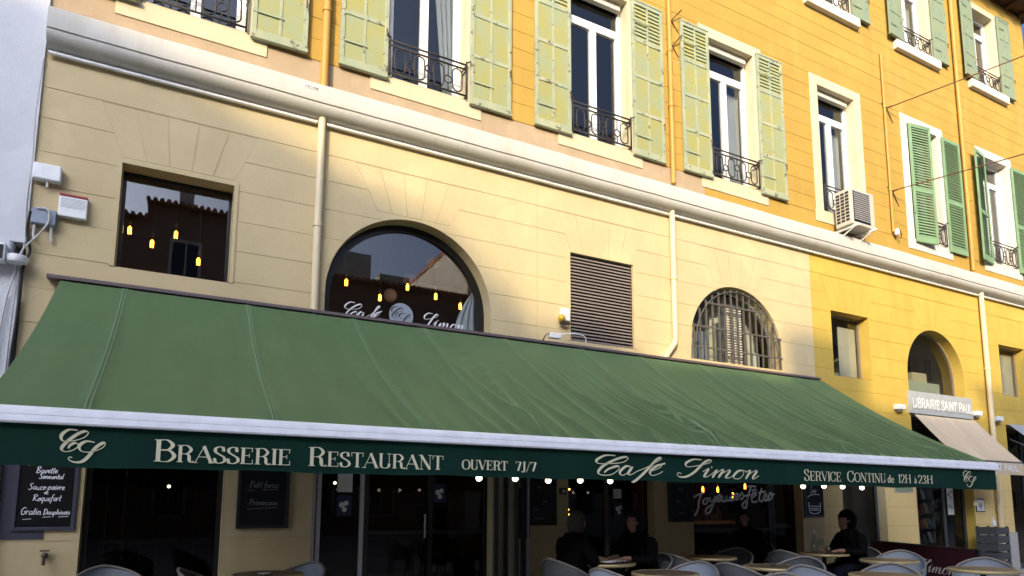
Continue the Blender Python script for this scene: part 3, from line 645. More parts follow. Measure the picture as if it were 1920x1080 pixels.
# the ground storey: scored courses, cream as far as the party line of the paint at x=10.4, then yellow
GAP = 0.0032
Zg = [0.0, 0.28, 0.64, 1.0, 1.36, 1.72, 2.08, 2.44, 2.80, 3.18, 3.54, 3.90, 4.27, 4.63, 5.0, 5.37, 5.71, 6.13]
def course(poly, mat, y0=0.0, name='stone_course', jit=True):
    cx = sum(p[0] for p in poly) / len(poly); cz = sum(p[1] for p in poly) / len(poly)
    y = y0 + (rnd.uniform(-0.0012, 0.0012) if jit else 0)
    return MB().prism([(x, z) for x, z in poly], y, JY + 0.002, back=False).build(name, mat, bld)
def shrink(p, z0, z1):      # open the horizontal joints
    return [(x, z0 + GAP if abs(z - z0) < 1e-6 else (z1 - GAP if abs(z - z1) < 1e-6 else z)) for x, z in p]
ops_g = low + mezz + fans
for a, b in zip(Zg[:-1], Zg[1:]):
    for xa, xb, mt in [(XE, 4.56, 'cream'), (4.562, 10.40, 'cream'), (10.402, XW, 'yellow')]:
        for p in strip_polys(xa, xb, a, b, ops_g): course(shrink(p, a, b), mt if not (mt == 'yellow' and b < 2.6) else 'paleyellow')
for o, fz in zip(mezz, fans):               # flat-arch voussoirs
    mt = 'cream' if fz.xc < 10.4 else 'yellow'; n = 5
    for i in range(n):
        t0, t1 = -1 + 2 * i / n, -1 + 2 * (i + 1) / n
        zb, zt = fz.z0 + GAP, fz.z1 - GAP; hb, ht = fz.hw(zb), fz.hw(zt); gp = 0.0026
        course([(fz.xc + hb * t0 + gp, zb), (fz.xc + hb * t1 - gp, zb), (fz.xc + ht * t1 - gp, zt), (fz.xc + ht * t0 + gp, zt)], mt, name='voussoir')
# stone plinth of the pier by the bookshop
MB().box(15.18, 16.65, -0.05, 0.0, 0, 0.82).build('plinth', 'stone', bld, bevel=.01)
MB().box(12.21, 13.16, -0.04, 0.0, 0, 0.55).build('plinth', 'stone', bld, bevel=.01)
# thin raised bead round the square windows
for o, mt in ((mezz[0], 'cream'), (mezz[2], 'cream')):
    mb = MB(); w = 0.045
    for (x0, x1, z0, z1) in ((o.x0 - w, o.x1 + w, o.z1, o.z1 + w), (o.x0 - w, o.x0, o.z0, o.z1), (o.x1, o.x1 + w, o.z0, o.z1)):
        mb.box(x0, x1, -0.012, 0.003, z0, z1)
    mb.build('window_surround', mt, bld)

# pinkish band and cream aprons, then the orange storeys
aprons = [Rect(x - .79, x + .80, 6.76, 7.0) for x in XC]
sur1 = [Rect(x - .77, x + .77, 6.76, 9.81) for x in XC]
sur2 = [Rect(x - .70, x + .70, 11.27, 13.68) for x in XC]
for a, b, xa, xb, mt in ((6.50, 6.918, XE, 3.68, 'pink'), (6.50, 6.918, 3.683, 7.85, 'pink'), (6.50, 6.918, 7.853, XW, 'orange')):
    for p in strip_polys(xa, xb, a, b, sur1): course(p, mt, y0=-0.002, name='plaster_band', jit=False)
Zu = [6.93 + 0.288 * k for k in range(25)] + [14.12]
for a, b in zip(Zu[:-1], Zu[1:]):
    for p in strip_polys(XE, XW, a, b, sur1 + sur2): course(shrink(p, a, b), 'orange')

def surround(x, s, o, mat, apron):
    mb = MB(); y = -0.014
    for (x0, x1, z0, z1) in ((s.x0, s.x1, o.z1 - .004, s.z1), (s.x0, o.x0 + .004, o.z0 + .004, o.z1 - .004), (o.x1 - .004, s.x1, o.z0 + .004, o.z1 - .004)):
        mb.box(x0, x1, y, REV + .004, z0, z1)
    if apron: mb.box(s.x0 - .02, s.x1 + .03, y - .004, REV + .004, s.z0, o.z0 + .004)
    return mb.build('window_surround', mat, bld, bevel=.004)
for k, x in enumerate(XC):
    surround(x, sur1[k], up1[k], 'surround' if k < 5 else 'surround_w', True)
    surround(x, sur2[k], up2[k], 'surround', False)
    MB().box(x - .80, x + .83, -0.10, REV + .006, 11.275, 11.474).build('window_sill', 'surround_w', bld, bevel=.01)

# far side, back and inner rooms
mb = MB(); mb.box(XW - .25, XW, REV, 11, 0, 14.12); mb.box(XE, XW, 10.8, 11, 0, 14.12)
mb.build('side_wall', 'orange', bld)
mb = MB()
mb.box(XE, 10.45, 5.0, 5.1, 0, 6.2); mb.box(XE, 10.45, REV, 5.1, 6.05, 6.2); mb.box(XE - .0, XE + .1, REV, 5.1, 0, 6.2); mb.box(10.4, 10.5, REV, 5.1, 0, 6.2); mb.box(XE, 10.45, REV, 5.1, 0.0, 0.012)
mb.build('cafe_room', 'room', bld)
mb = MB()
mb.box(10.5, XW - .25, 3.6, 3.7, 0, 6.2); mb.box(10.5, XW - .25, REV, 3.6, 6.05, 6.2); mb.box(15.8, 15.9, REV, 3.6, 0, 6.2); mb.box(10.5, XW - .25, REV, 3.6, 3.2, 3.3); mb.box(12.6, 12.7, REV, 3.6, 0, 6.2)
mb.box(10.5, 15.8, 1.5, 1.55, 3.3, 6.05); mb.build('shop_room', 'roomlight', bld)
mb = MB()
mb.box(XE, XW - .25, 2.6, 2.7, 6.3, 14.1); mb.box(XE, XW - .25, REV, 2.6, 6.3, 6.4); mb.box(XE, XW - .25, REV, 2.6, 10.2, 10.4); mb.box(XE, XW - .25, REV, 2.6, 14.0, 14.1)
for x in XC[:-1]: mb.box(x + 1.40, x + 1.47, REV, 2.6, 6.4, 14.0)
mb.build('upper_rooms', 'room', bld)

# cornice: weathered fascia, shadow groove, ovolo; moulded as one profile
prof = [(0.0, 6.56), (-0.19, 6.50), (-0.20, 6.485), (-0.20, 6.268), (-0.165, 6.266), (-0.165, 6.250), (-0.20, 6.246)]
for i in range(0, 11):
    t = math.pi / 2 * i / 10; prof.append((-0.045 - 0.155 * math.cos(t), 6.243 - 0.125 * math.sin(t)))
prof += [(-0.045, 6.105), (0.0, 6.105)]
mb = MB(); n = len(prof)
xs = [XE + .015 + (XW + .2 - XE) * i / 60 for i in range(61)]
for x in xs:
    w = 0.0025 * math.sin(x * 3.1) + 0.002 * math.sin(x * 7.7 + 1)
    mb.v += [(x, y - (0.001 if y < -.02 else 0), z + w) for y, z in prof]
for i in range(60):
    for j in range(n - 1): mb.f.append((i * n + j, i * n + j + 1, (i + 1) * n + j + 1, (i + 1) * n + j)); mb.mi.append(0)
mb.f += [tuple(range(n))[::-1], tuple(range(60 * n, 61 * n))]; mb.mi += [0, 0]
co = mb.build('cornice', 'cornice', bld, smooth='auto')
# metal plate with a number on the cornice
pl = MB().box(1.185, 1.378, -0.206, -0.2005, 6.398, 6.438).build('number_plate', 'white_plastic', co)
ink = Ink(); caps(ink, '48068', 1.20, 1.365, 6.404, .028, thick=.16, thin=.16, serif=False)
ink.mb.build('plate_number', 'black', co, loc=(0, -0.2075, 0))

# eave and roof
mb = MB(); mb.box(XE, XW + .35, -0.62, 0.3, 14.16, 14.22)
ev = mb.build('eave', 'wood_eave', bld)
for i in range(34):
    MB().box(XE + .1 + i * .615, XE + .19 + i * .615, -0.6, 0.2, 14.06, 14.16).build('rafter', 'wood_eave', ev)
mb = MB(); mb.add([(XE, -.68, 14.225), (XW + .4, -.68, 14.225), (XW + .4, 5.4, 16.2), (XE, 5.4, 16.2), (XW + .4, 11.3, 14.23), (XE, 11.3, 14.23)], [(0, 1, 2, 3), (3, 2, 4, 5)])
for i in range(80):
    x = XE + .1 + i * .26; mb.tube([(x, -.70, 14.25), (x, 5.4, 16.23)], .075, 6)
mb.build('roof', 'tile', bld, smooth='auto')

# ------------------------------------------------------------------ windows of the upper storeys
def casement(x, z0, z1, hw, transom, y=0.19, mat='pvc', open_leaf=False):
    mb = MB(); d0, d1 = y, y + .06; fw = .055
    mb.box(x - hw, x - hw + fw, d0, d1, z0, z1); mb.box(x + hw - fw, x + hw, d0, d1, z0, z1)
    mb.box(x - hw + fw, x + hw - fw, d0, d1, z1 - fw, z1); mb.box(x - hw + fw, x + hw - fw, d0, d1, z0, z0 + .06)
    top = z1 - fw
    if transom:
        mb.box(x - hw + fw, x + hw - fw, d0 - .012, d1, transom, transom + .075); top = transom
    mb.box(x - .055, x + .055, d0 - .015, d1, z0 + .06, top)
    for s in (-1, 1):                       # leaf stiles and rails
        a, b = sorted((x + s * .055, x + s * (hw - fw)))
        st = a if s > 0 else a
        mb.box(a if s < 0 else b - .05, a + .05 if s < 0 else b, d0 - .008, d1, z0 + .06, top)
        mb.box(a, b, d0 - .006, d1, top - .055, top); mb.box(a, b, d0 - .006, d1, z0 + .06, z0 + .14)
    w = mb.build('window', mat, bld, bevel=.004)
    panes = []
    for s in (-1, 1):
        a, b = sorted((x + s * .05, x + s * (hw - fw)))
        panes.append((a, b, z0 + .13, top - .05))
    if transom: panes.append((x - hw + fw - .005, x + hw - fw + .005, transom + .07, z1 - fw + .005))
    for a, b, c, d in panes: MB().box(a, b, y + .028, y + .034, c, d).build('pane', 'glass_up', w)
    return w
for k, x in enumerate(XC):
    casement(x, 7.006, 9.614, .554, 9.09, mat='pvc' if k != 5 else 'brown')
    casement(x, 11.476, 13.524, .544, 13.05)
# roller-blind boxes above the glass
for k in (2, 3, 4): MB().box(XC[k] - .50, XC[k] + .50, .10, .185, 9.50, 9.612).build('blind_box', 'surround_w', bld, bevel=.01)

def railing(x, z0, hw, h=.50, y=-0.055):
    mb = MB(); r = .0105
    a, b = x - hw, x + hw
    zt, zm, zb = z0 + h, z0 + h - .07, z0 + .035
    for z in (zt, zm, zb): mb.tube([(a, y, z), (b, y, z)], r * 1.2, 6)
    for e in (a, b):
        for z in (zt, zm, zb): mb.tube([(e, y, z), (e, .10, z)], r, 6)
        mb.tube([(e, y, z0 - .0), (e, y, zt + .05)], r * 1.2, 6)
        mb.tube([(e, y, zt + .03), (e + (.05 if e > x else -.05), y - .04, zt + .05)], r, 5)
    n = 4; step = 2 * hw / n
    for i in range(n):
        cx = a + step * (i + .5); w = step * .27; lo, hi = zb + .03, zm - .03
        pts = []
        for k in range(16):
            t = 2 * math.pi * k / 16
            pts.append((cx + w * math.cos(t), y, (hi - w if math.sin(t) > 0 else lo + w) + w * math.sin(t)))
        mb.tube(pts, r, 5, closed=True)
        mb.tube([(cx, y, hi), (cx, y, zm)], r * .8, 5); mb.tube([(cx, y, lo), (cx, y, zb)], r * .8, 5)
        if i < n - 1:
            ex = a + step * (i + 1); rr = step * .2; ez = (lo + hi) / 2 - .03 + .06 * (i % 2)
            mb.tube([(ex + rr * math.cos(2 * math.pi * k / 12), y, ez + rr * math.sin(2 * math.pi * k / 12)) for k in range(12)], r, 5, closed=True)
            for q0, q1 in ((zb, ez - rr), (ez + rr, zm)): mb.tube([(ex, y, q0), (ex, y, q1)], r * .8, 5)
    return mb.build('railing', 'iron', bld, smooth=True)
for k, x in enumerate(XC):
    railing(x, 7.0, .55 if k != 4 else .55)
    railing(x, 11.48, .53, .42)

# curtains behind some panes
def curtain(x0, x1, z0, z1, y, waves=6, sweep=0.0):
    mb = MB(); nx, nz = 40, 10
    for j in range(nz + 1):
        for i in range(nx + 1):
            t = i / nx; s = j / nz; x = x0 + (x1 - x0) * t + sweep * (s - .5) * (1 - t)
            mb.v.append((x, y + .03 * math.sin(t * waves * 6.28), z0 + (z1 - z0) * s))
    for j in range(nz):
        for i in range(nx): mb.f.append((j * (nx + 1) + i, j * (nx + 1) + i + 1, (j + 1) * (nx + 1) + i + 1, (j + 1) * (nx + 1) + i)); mb.mi.append(0)
    return mb.build('curtain', 'curtain', bld, smooth=True)
curtain(XC[1] + .28, XC[1] + .54, 7.05, 9.0, .36, 4, -.18)
curtain(XC[3] + .16, XC[3] + .54, 7.05, 9.0, .38, 5, .05)
curtain(XC[4] + .10, XC[4] + .52, 7.05, 9.0, .38, 5, .05)
curtain(XC[5] + .05, XC[5] + .52, 11.5, 13.0, .38, 5, .05)
curtain(XC[6] - .2, XC[6] + .5, 7.05, 9.3, .38, 7, 0)

# ------------------------------------------------------------------ shutters
_cache = {}
def cached(key, fn):
    if key not in _cache: _cache[key] = fn()
    return _cache[key]
def panel_shutter(w, h, rows, louvre, fm, pm, loc, rot=0.0):
    """framed shutter with two columns of recessed panels; origin at hinge bottom, leaf along +x"""
    th = .04; st = .055; ms = .035; rl = .06
    def frame():
        mb = MB()
        mb.box(0, st, -th, 0, 0, h); mb.box(w - st, w, -th, 0, 0, h)
        mb.box(st, w - st, -th + .002, -.002, 0, .11); mb.box(st, w - st, -th + .002, -.002, h - .07, h)
        mb.box(w / 2 - ms / 2, w / 2 + ms / 2, -th + .004, -.004, .11, h - .07)
        for i in range(1, rows):
            z = .11 + (h - .18) * i / rows
            mb.box(st, w - st, -th + .003, -.003, z - rl / 2, z + rl / 2)
        mb.box(-.008, w + .008, -th - .012, .004, -.012, .035)
        mb.box(-.005, w + .005, -th - .008, .004, h - .01, h + .018)
        return mb.mesh('shutter', fm, bevel=.004)
    sh = link('shutter', cached(('f', w, h, rows, fm), frame), bld, loc, (0, 0, rot))
    cw = w / 2 - ms / 2 - st; rh = (h - .18) / rows
    for i in range(rows):
        z0 = .11 + rh * i + (rl / 2 if i else 0); z1 = .11 + rh * (i + 1) - (rl / 2 if i < rows - 1 else 0)
        for cx in (st, w / 2 + ms / 2):
            hh = round(z1 - z0, 4)
            if louvre and i == rows - 1:
                n = 9; me = cached(('sl', round(cw, 4)), lambda: MB().add([(0, -.030, 0), (cw, -.030, 0), (cw, -.010, hh / n * 1.05), (0, -.010, hh / n * 1.05), (0, -.024, 0), (cw, -.024, 0), (cw, -.004, hh / n * 1.05), (0, -.004, hh / n * 1.05)], [(0, 1, 2, 3), (7, 6, 5, 4), (0, 4, 5, 1), (2, 6, 7, 3), (1, 5, 6, 2), (0, 3, 7, 4)]).mesh('slat', pm))
                for q in range(n): link('slat', me, sh, (cx, 0, z0 + hh * q / n))
            else:
                me = cached(('p', round(cw, 4), hh, pm), lambda: MB().box(0, cw, -.026, -.012, 0, hh).mesh('panel', pm))
                link('panel', me, sh, (cx, rnd.uniform(-.002, .002), z0))
    # strap hinges and catch
    hg = cached(('h', w, fm), lambda: MB().box(.0, w * .55, -th - .006, -th - .001, 0, .022).mesh('hinge', fm))
    for q in (.12, .86): link('hinge', hg, sh, (0, 0, h * q))
    link('catch', cached(('c', th), lambda: MB().tube([(-.03, -th, .0), (-.03, -th - .03, .02), (-.035, -th - .035, -.09)], .008, 5).mesh('catch', 'rust')), sh, (w, 0, h * .24))
    return sh
def louvred_shutter(w, h, loc, rot=0.0, mat='shut_green'):
    th = .035; st = .06
    def frame():
        mb = MB()
        mb.box(0, st, -th, 0, 0, h); mb.box(w - st, w, -th, 0, 0, h)
        mb.box(st, w - st, -th + .002, -.002, 0, .13); mb.box(st, w - st, -th + .002, -.002, h - .08, h); mb.box(st, w - st, -th + .002, -.002, h * .42, h * .42 + .09)
        return mb.mesh('shutter', mat, bevel=.003)
    sh = link('shutter', cached(('lf', w, h, mat), frame), bld, loc, (0, 0, rot))
    cw = w - 2 * st
    me = cached(('ls', cw, mat), lambda: MB().add([(0, -.036, 0), (cw, -.036, 0), (cw, -.004, .052), (0, -.004, .052), (0, -.028, 0), (cw, -.028, 0), (cw, .004, .052), (0, .004, .052)], [(0, 1, 2, 3), (7, 6, 5, 4), (0, 4, 5, 1), (2, 6, 7, 3), (1, 5, 6, 2), (0, 3, 7, 4)]).mesh('slat', mat))
    for a, b in ((.13, h * .42), (h * .42 + .09, h - .08)):
        n = int((b - a) / .060)
        for q in range(n): link('slat', me, sh, (st, 0, a + .004 + (b - a - .05) * q / (n - 1) * .995))
    return sh
YS = -0.035
for k in range(5 - 1):
    x = XC[k]
    for a, b in ((-1.21, .63), (.61, .65)):
        panel_shutter(b, 2.72, 4, k >= 2, 'shut_frame', 'shut_panel', (x + a, YS + .004 * k, 6.945), rot=R(rnd.uniform(-1.5, 1.5)) )
# green louvred leaves at the two windows beyond the air conditioner
louvred_shutter(.62, 2.68, (XC[5] - .56, YS, 6.92), R(-8)).name = 'shutter'
louvred_shutter(.66, 2.68, (XC[5] + .66, YS, 6.92), R(0))
louvred_shutter(.60, 2.68, (XC[6] - 1.10, YS - .10, 6.92), R(10))
louvred_shutter(.66, 2.68, (XC[6] + .66, YS, 6.92), R(0))
for k in range(7):
    x = XC[k]
    panel_shutter(.54, 2.12, 4, False, 'shut_frame' if k < 4 else 'shut_old', 'shut_old', (x - 1.06, YS - .05, 11.50), R(4))
    panel_shutter(.55, 2.12, 4, False, 'shut_frame' if k < 4 else 'shut_old', 'shut_old', (x + .64, YS, 11.50), 0)

# ------------------------------------------------------------------ mezzanine windows
def rect_window(o, y, fw, mat, name='window', pane='glass', bars=()):
    mb = MB(); x0, x1, z0, z1 = o.x0 + .004, o.x1 - .004, o.z0 + .004, o.z1 - .004
    mb.box(x0, x0 + fw, y, y + .05, z0, z1); mb.box(x1 - fw, x1, y, y + .05, z0, z1)
    mb.box(x0 + fw, x1 - fw, y, y + .05, z1 - fw, z1); mb.box(x0 + fw, x1 - fw, y, y + .05, z0, z0 + fw)
    w = mb.build(name, mat, bld)
    MB().box(x0 + fw - .003, x1 - fw + .003, y + .02, y + .026, z0 + fw - .003, z1 - fw + .003).build('pane', pane, w)
    return w
rect_window(mezz[0], .20, .035, 'black')
rect_window(mezz[4], .20, .035, 'frame_brown', pane='glass_shop'); rect_window(mezz[6], .20, .035, 'frame_brown', pane='glass_shop')
def arch_window(o, y, fw, mat, pane='glass', z0=None):
    z0 = o.z0 if z0 is None else z0
    mb = MB(); n = 40
    def ring(r, d): return [(o.xc + r * math.cos(math.pi * i / n), o.zs + r * math.sin(math.pi * i / n)) for i in range(n + 1)]
    ro, ri = o.r - .004, o.r - fw
    outer = [(o.xc + ro, z0)] + ring(ro, 0) + [(o.xc - ro, z0)]
    inner = [(o.xc + ri, z0 + fw)] + ring(ri, 0) + [(o.xc - ri, z0 + fw)]
    k = len(outer)
    for yy in (y, y + .05): mb.v += [(a, yy, b) for a, b in outer] + [(a, yy, b) for a, b in inner]
    for i in range(k - 1):
        mb.f += [(i, k + i, k + i + 1, i + 1), (2 * k + i, 2 * k + i + 1, 3 * k + i + 1, 3 * k + i), (k + i, 3 * k + i, 3 * k + i + 1, k + i + 1)]; mb.mi += [0] * 3
    mb.box(o.xc - ro, o.xc + ro, y, y + .05, z0, z0 + fw)
    w = mb.build('window', mat, bld, smooth='auto')
    poly = [(o.xc - ri - .003, z0 + fw - .002), (o.xc + ri + .003, z0 + fw - .002)] + [(o.xc + (ri + .003) * math.cos(math.pi * i / n), o.zs + (ri + .003) * math.sin(math.pi * i / n)) for i in range(n + 1)]
    q = []
    for v in poly:
        if not q or math.hypot(v[0] - q[-1][0], v[1] - q[-1][1]) > 1e-5: q.append(v)
    MB().prism(q, y + .02, y + .026).build('pane', pane, w)
    return w
aw1 = arch_window(W_A, .20, .10, 'black')
ink = Ink()                                   # window lettering: Cafe (CS) Simon
ink.script(scaled(T_CAFE, .58, 1.15, 1.88, 3.72), .006, .020)
ink.mb.build('window_lettering', 'sign_frame', aw1, loc=(0, .214, 0))
ink = Ink()
ink.script(scaled(T_SIMON, .56, 1.15, 2.88, 3.72), .006, .020)
ink.mb.build('window_lettering', 'sign_frame', aw1, loc=(0, .214, 0))
MB().prism([(2.622 + .165 * math.cos(2 * math.pi * i / 40), 3.845 + .165 * math.sin(2 * math.pi * i / 40)) for i in range(40)], .2165, .2185).build('logo_disc', 'chairmesh', aw1)
ink = Ink(); ink.script(scaled(T_CS, 1.05, 1.05, 2.612, 3.735), .006, .017)
ink.mb.build('disc_monogram', 'black', aw1, loc=(0, .214, 0))

mb = MB(); nx, nz = 24, 16
for j in range(nz + 1):
    for i in range(nx + 1):
        t_, s_ = i / nx, j / nz; zz = 3.45 + .95 * s_; xl = 3.38 + .34 * s_ ** 2.2; xr = 3.735 - .03 * s_
        mb.v.append((xl + (xr - xl) * t_, .30 + .018 * math.sin(t_ * 19 + s_ * 2), zz))
for j in range(nz):
    for i in range(nx): mb.f.append((j * (nx + 1) + i, j * (nx + 1) + i + 1, (j + 1) * (nx + 1) + i + 1, (j + 1) * (nx + 1) + i)); mb.mi.append(0)
mb.build('curtain', 'paper', bld, smooth=True)  # pale rippled sheet narrowing upward behind the arch's right side
aw2 = arch_window(W_B, .20, .05, 'alu', pane='glass_clear')
mb = MB()                                     # louvred ventilator in the middle of the barred arch
mb.box(8.26, 8.30, .12, .19, 3.75, 4.78); mb.box(8.72, 8.76, .12, .19, 3.75, 4.78); mb.box(8.49, 8.53, .12, .19, 3.75, 4.78); mb.box(8.26, 8.76, .12, .19, 4.78, 4.82)
ven = mb.build('ventilator', 'darkgrey', bld)
sl = MB().box(0, .19, .13, .16, 0, .022).mesh('slat', 'surround_w')
for c in (8.30, 8.53):
    for i in range(22): link('slat', sl, ven, (c, 0, 3.78 + i * .045))
mb = MB()                                     # wrought bars, ends sticking up past the arch
for i in range(15):
    x = 7.50 + i * .143
    ht = W_B.zs + math.sqrt(max(0.01, W_B.r ** 2 - (x - W_B.xc) ** 2)) - .06
    if x > 9.0: ht += .0
    mb.box(x - .012, x + .012, -.012, .012, 3.75, max(4.05, ht))
for z, a, b in ((4.30, 7.46, 9.53), (3.95, 7.44, 9.54), (4.72, 7.80, 9.20)): mb.box(a, b, -.020, -.0125, z - .014, z + .014)
pts = [(W_B.xc + (W_B.r - .10) * math.cos(math.pi * i / 24), -.026, W_B.zs + (W_B.r - .10) * math.sin(math.pi * i / 24)) for i in range(25)]
mb.tube(pts, .010, 6)
mb.build('window_grille', 'bars', bld)
for x0, x1, z0, z1, mt in ((7.55, 7.85, 3.78, 4.2, 'paper'), (7.92, 8.1, 3.78, 4.35, 'grey_plastic'), (8.85, 9.15, 3.78, 4.5, 'surround_w'), (9.2, 9.38, 3.78, 4.1, 'paper'), (7.7, 8.2, 4.4, 4.9, 'darkgrey')):
    MB().box(x0, x1, .36, .50, z0, z1).build('window_clutter', mt, bld)

MB().box(7.40, 9.58, .62, .66, 3.70, 5.15).build('store_room_wall', 'paper', bld)
# louvre grille between the two arches
o = mezz[2]; mb = MB(); mb.box(o.x0 + .004, o.x0 + .03, .03, .2, o.z0, o.z1); mb.box(o.x1 - .03, o.x1 - .004, .03, .2, o.z0, o.z1); mb.box(o.x0 + .03, o.x1 - .03, .03, .2, o.z1 - .025, o.z1); mb.box(o.x0 + .03, o.x1 - .03, .19, .22, o.z0, o.z1 - .03)
lg = mb.build('louvre_grille', 'blackmat', bld)
mslat = MB().add([(0, .02, 0), (1.10, .02, 0), (1.10, .075, .040), (0, .075, .040), (0, .023, -.006), (1.10, .023, -.006), (1.10, .078, .034), (0, .078, .034)], [(0, 1, 2, 3), (7, 6, 5, 4), (0, 4, 5, 1), (2, 6, 7, 3), (1, 5, 6, 2), (0, 3, 7, 4)]).box(0, 1.10, .012, .0195, -.006, .016).mesh('slat', 'louvre')
for i in range(26): link('slat', mslat, lg, (o.x0 + .03, 0, o.z0 + .02 + i * .0502))

for x0_, x1_, lo in ((11.2, 11.9, 3.80), (16.9, 17.7, 3.88)):
    MB().box(x1_ - .42, x1_ + .08, .275, .295, lo + .03, lo + 1.05).build('folded_blind', 'surround_w', bld)  # pale panel added to stand for the jamb's reflection in the pane
    MB().box(x0_, x1_, .32, .55, lo, lo + .06).build('paper_stack', 'paper', bld); MB().box(x0_ + .1, x1_ - .2, .36, .5, lo + .06, lo + .15).build('carton', 'surround_w', bld)
# bookshop arch: glazing above, grey fascia with white letters, glazed shopfront below
aw3 = arch_window(W_C, .20, .04, 'frame_brown', z0=3.70, pane='glass_shop')
mb = MB(); mb.box(13.10, 15.28, -.065, .02, 3.22, 3.675)
fs = mb.build('shop_fascia', 'signgrey', bld, bevel=.006)
MB().box(13.13, 15.25, -.072, -.066, 3.32, 3.56).build('fascia_strip', 'signgrey', fs)
ink = Ink(); caps(ink, 'LIBRAIRIE SAINT PAUL', 13.15, 15.23, 3.345, .19, thick=.17, thin=.17, serif=False)
ink.mb.build('fascia_lettering', 'white_plastic', fs, loc=(0, -.076, 0))
mb = MB(); mb.box(13.35, 14.4, .9, 1.1, 3.3, 4.05)
mb.build('stock_shelf', 'roomlight', bld)
MB().box(13.26, 13.60, .30, .50, 3.72, 4.10).build('indoor_unit', 'white_plastic', bld, bevel=.02)
MB().box(13.64, 14.80, .32, .36, 3.71, 4.00).build('stock_panel', 'pale_panel', bld)
MB().box(14.0, 14.5, .40, .50, 4.0, 4.22).build('stock_carton', 'surround', bld)

def wthing(name, label, cat, base, group=None): return thing(name, label, cat, base, 0, group)
def wp(mb, name, mat, parent, smooth=False, bevel=0, off=(0, 0, 0)):
    """a part given in world coordinates under a thing whose Empty stands at its base"""
    b = parent.location
    return mb.build(name, mat, parent, smooth, (off[0] - b.x, off[1] - b.y, off[2] - b.z), None, bevel)

# ------------------------------------------------------------------ white house on the left
nb = wthing('neighbour_building', 'white rendered house at the left edge beside the cream wall', 'building', (-5, 0, 0))
mb = MB(); mb.box(-12, XE - .003, -.03, 9, 3.98, 15); mb.box(-12, XE - .02, -.05, 9, 0, 3.40); wp(mb, 'wall', 'nwhite', nb)
mb = MB(); mb.box(-12, XE - .10, -.12, 9, 3.86, 3.975); wp(mb, 'string_course', 'nwhite', nb, bevel=.02)
mb = MB(); mb.box(-12, XE - .03, -.02, 9, 3.40, 3.86); wp(mb, 'shop_fascia', 'nwhite', nb)
mb = MB(); mb.box(-12, XE, -.5, 9.2, 15, 15.3); wp(mb, 'roof', 'tile', nb)
for i, x in enumerate((-4.2, -7.4)):
    for z in (7.0, 11.0):
        w = wp(MB().box(x - .5, x + .5, -.06, -.031, z, z + 1.9), 'window', 'pvc', nb)
        MB().box(x - .42, x + .42, -.066, -.061, z + .08, z + 1.82).build('pane', 'opp_win', w)

# ------------------------------------------------------------------ the row across the square: it shades the facade and shows in the panes
def opposite(label, x0, x1, eave, mat, storeys, depth=12, win_w=1.0, bays=None, rise=1.2, blocks=(), yf=-22.0):
    t = wthing('opposite_building', label, 'building', ((x0 + x1) / 2, yf, 0), 'houses across the square')
    wp(MB().box(x0, x1, yf - depth, yf, 0, eave), 'wall', mat, t)
    mb = MB(); zr = eave + rise
    mb.add([(x0 - .05, yf + .35, eave - .02), (x1 + .05, yf + .35, eave - .02), (x1 + .05, yf - depth / 2, zr), (x0 - .05, yf - depth / 2, zr), (x1 + .05, yf - depth - .3, eave), (x0 - .05, yf - depth - .3, eave),
            (x0 - .05, yf + .35, eave - .12), (x1 + .05, yf + .35, eave - .12)], [(1, 0, 3, 2), (2, 3, 5, 4), (0, 1, 7, 6), (0, 3, 5), (1, 4, 2)])
    k = int((x1 - x0) / .25)
    for i in range(k + 1):
        x = x0 + (x1 - x0) * i / k; mb.tube([(x, yf + .42, eave + .0), (x, yf - depth / 2, zr + .03)], .09, 6)
    rf = wp(mb, 'roof', 'tile', t)
    for (a, b, z0, z1, dy) in blocks: MB().box(a, b, yf - dy - 1.2, yf - dy, z0, z1).build('chimney', 'opp_c', rf)
    bays = bays or max(2, int((x1 - x0) / 2.6)); fr = cached(('ow', win_w), lambda: MB().box(-win_w / 2 - .12, win_w / 2 + .12, 0, .05, -.1, 1.9).mesh('window', 'opp_c'))
    gl = cached(('og', win_w), lambda: MB().box(-win_w / 2, -.03, .052, .06, 0, 1.75).box(.03, win_w / 2, .052, .06, 0, 1.75).mesh('pane', 'opp_win'))
    hgt = (eave - 1.0) / storeys
    for s in range(storeys):
        for i in range(bays):
            x = x0 + (x1 - x0) * (i + .5) / bays
            w = link('window', fr, t, (x - t.location.x, 0, .9 + hgt * s)); link('pane', gl, w)
    return t
opposite('tall ochre house across the square, left of the row', -46, -18.45, 16.6, 'opp_b', 5)
opposite('narrow brown house across the square next to the tall ochre one', -18.45, -16.1, 15.7, 'opp_a', 5, depth=8, rise=.35, blocks=((-16.85, -16.45, 15.5, 15.95, .6),))
opposite('pale house with one chimney across the square', -16.1, -14.0, 14.5, 'opp_c', 4, depth=8, rise=.35, blocks=((-15.5, -14.9, 14.4, 15.2, .5),))
opposite('ochre house with a low roof and chimney across the square', -14.0, -11.3, 13.7, 'opp_b', 4, depth=8, rise=.35, blocks=((-12.7, -11.8, 13.5, 14.4, .4),))
opposite('small pale house with the lowest roof of the row across the square', -11.3, -8.3, 13.3, 'opp_c', 4, depth=8, rise=.35, blocks=())
opposite('brown house with one broad chimney across the square', -8.3, -1.35, 13.15, 'opp_a', 4, blocks=((-7.9, -6.7, 12.9, 14.9, .5),))
opposite('brown tiled house mirrored in the square cafe window', -1.35, 4.7, 13.9, 'opp_a', 4, blocks=((-.2, .35, 13.7, 15.3, .6),))
opposite('low pale house with stepped party walls mirrored in the arched cafe window', 4.7, 13.2, 11.9, 'opp_a', 3, blocks=((6.5, 8.4, 11.8, 13.7, 1.0), (9.0, 10.6, 11.8, 13.0, 1.5)))
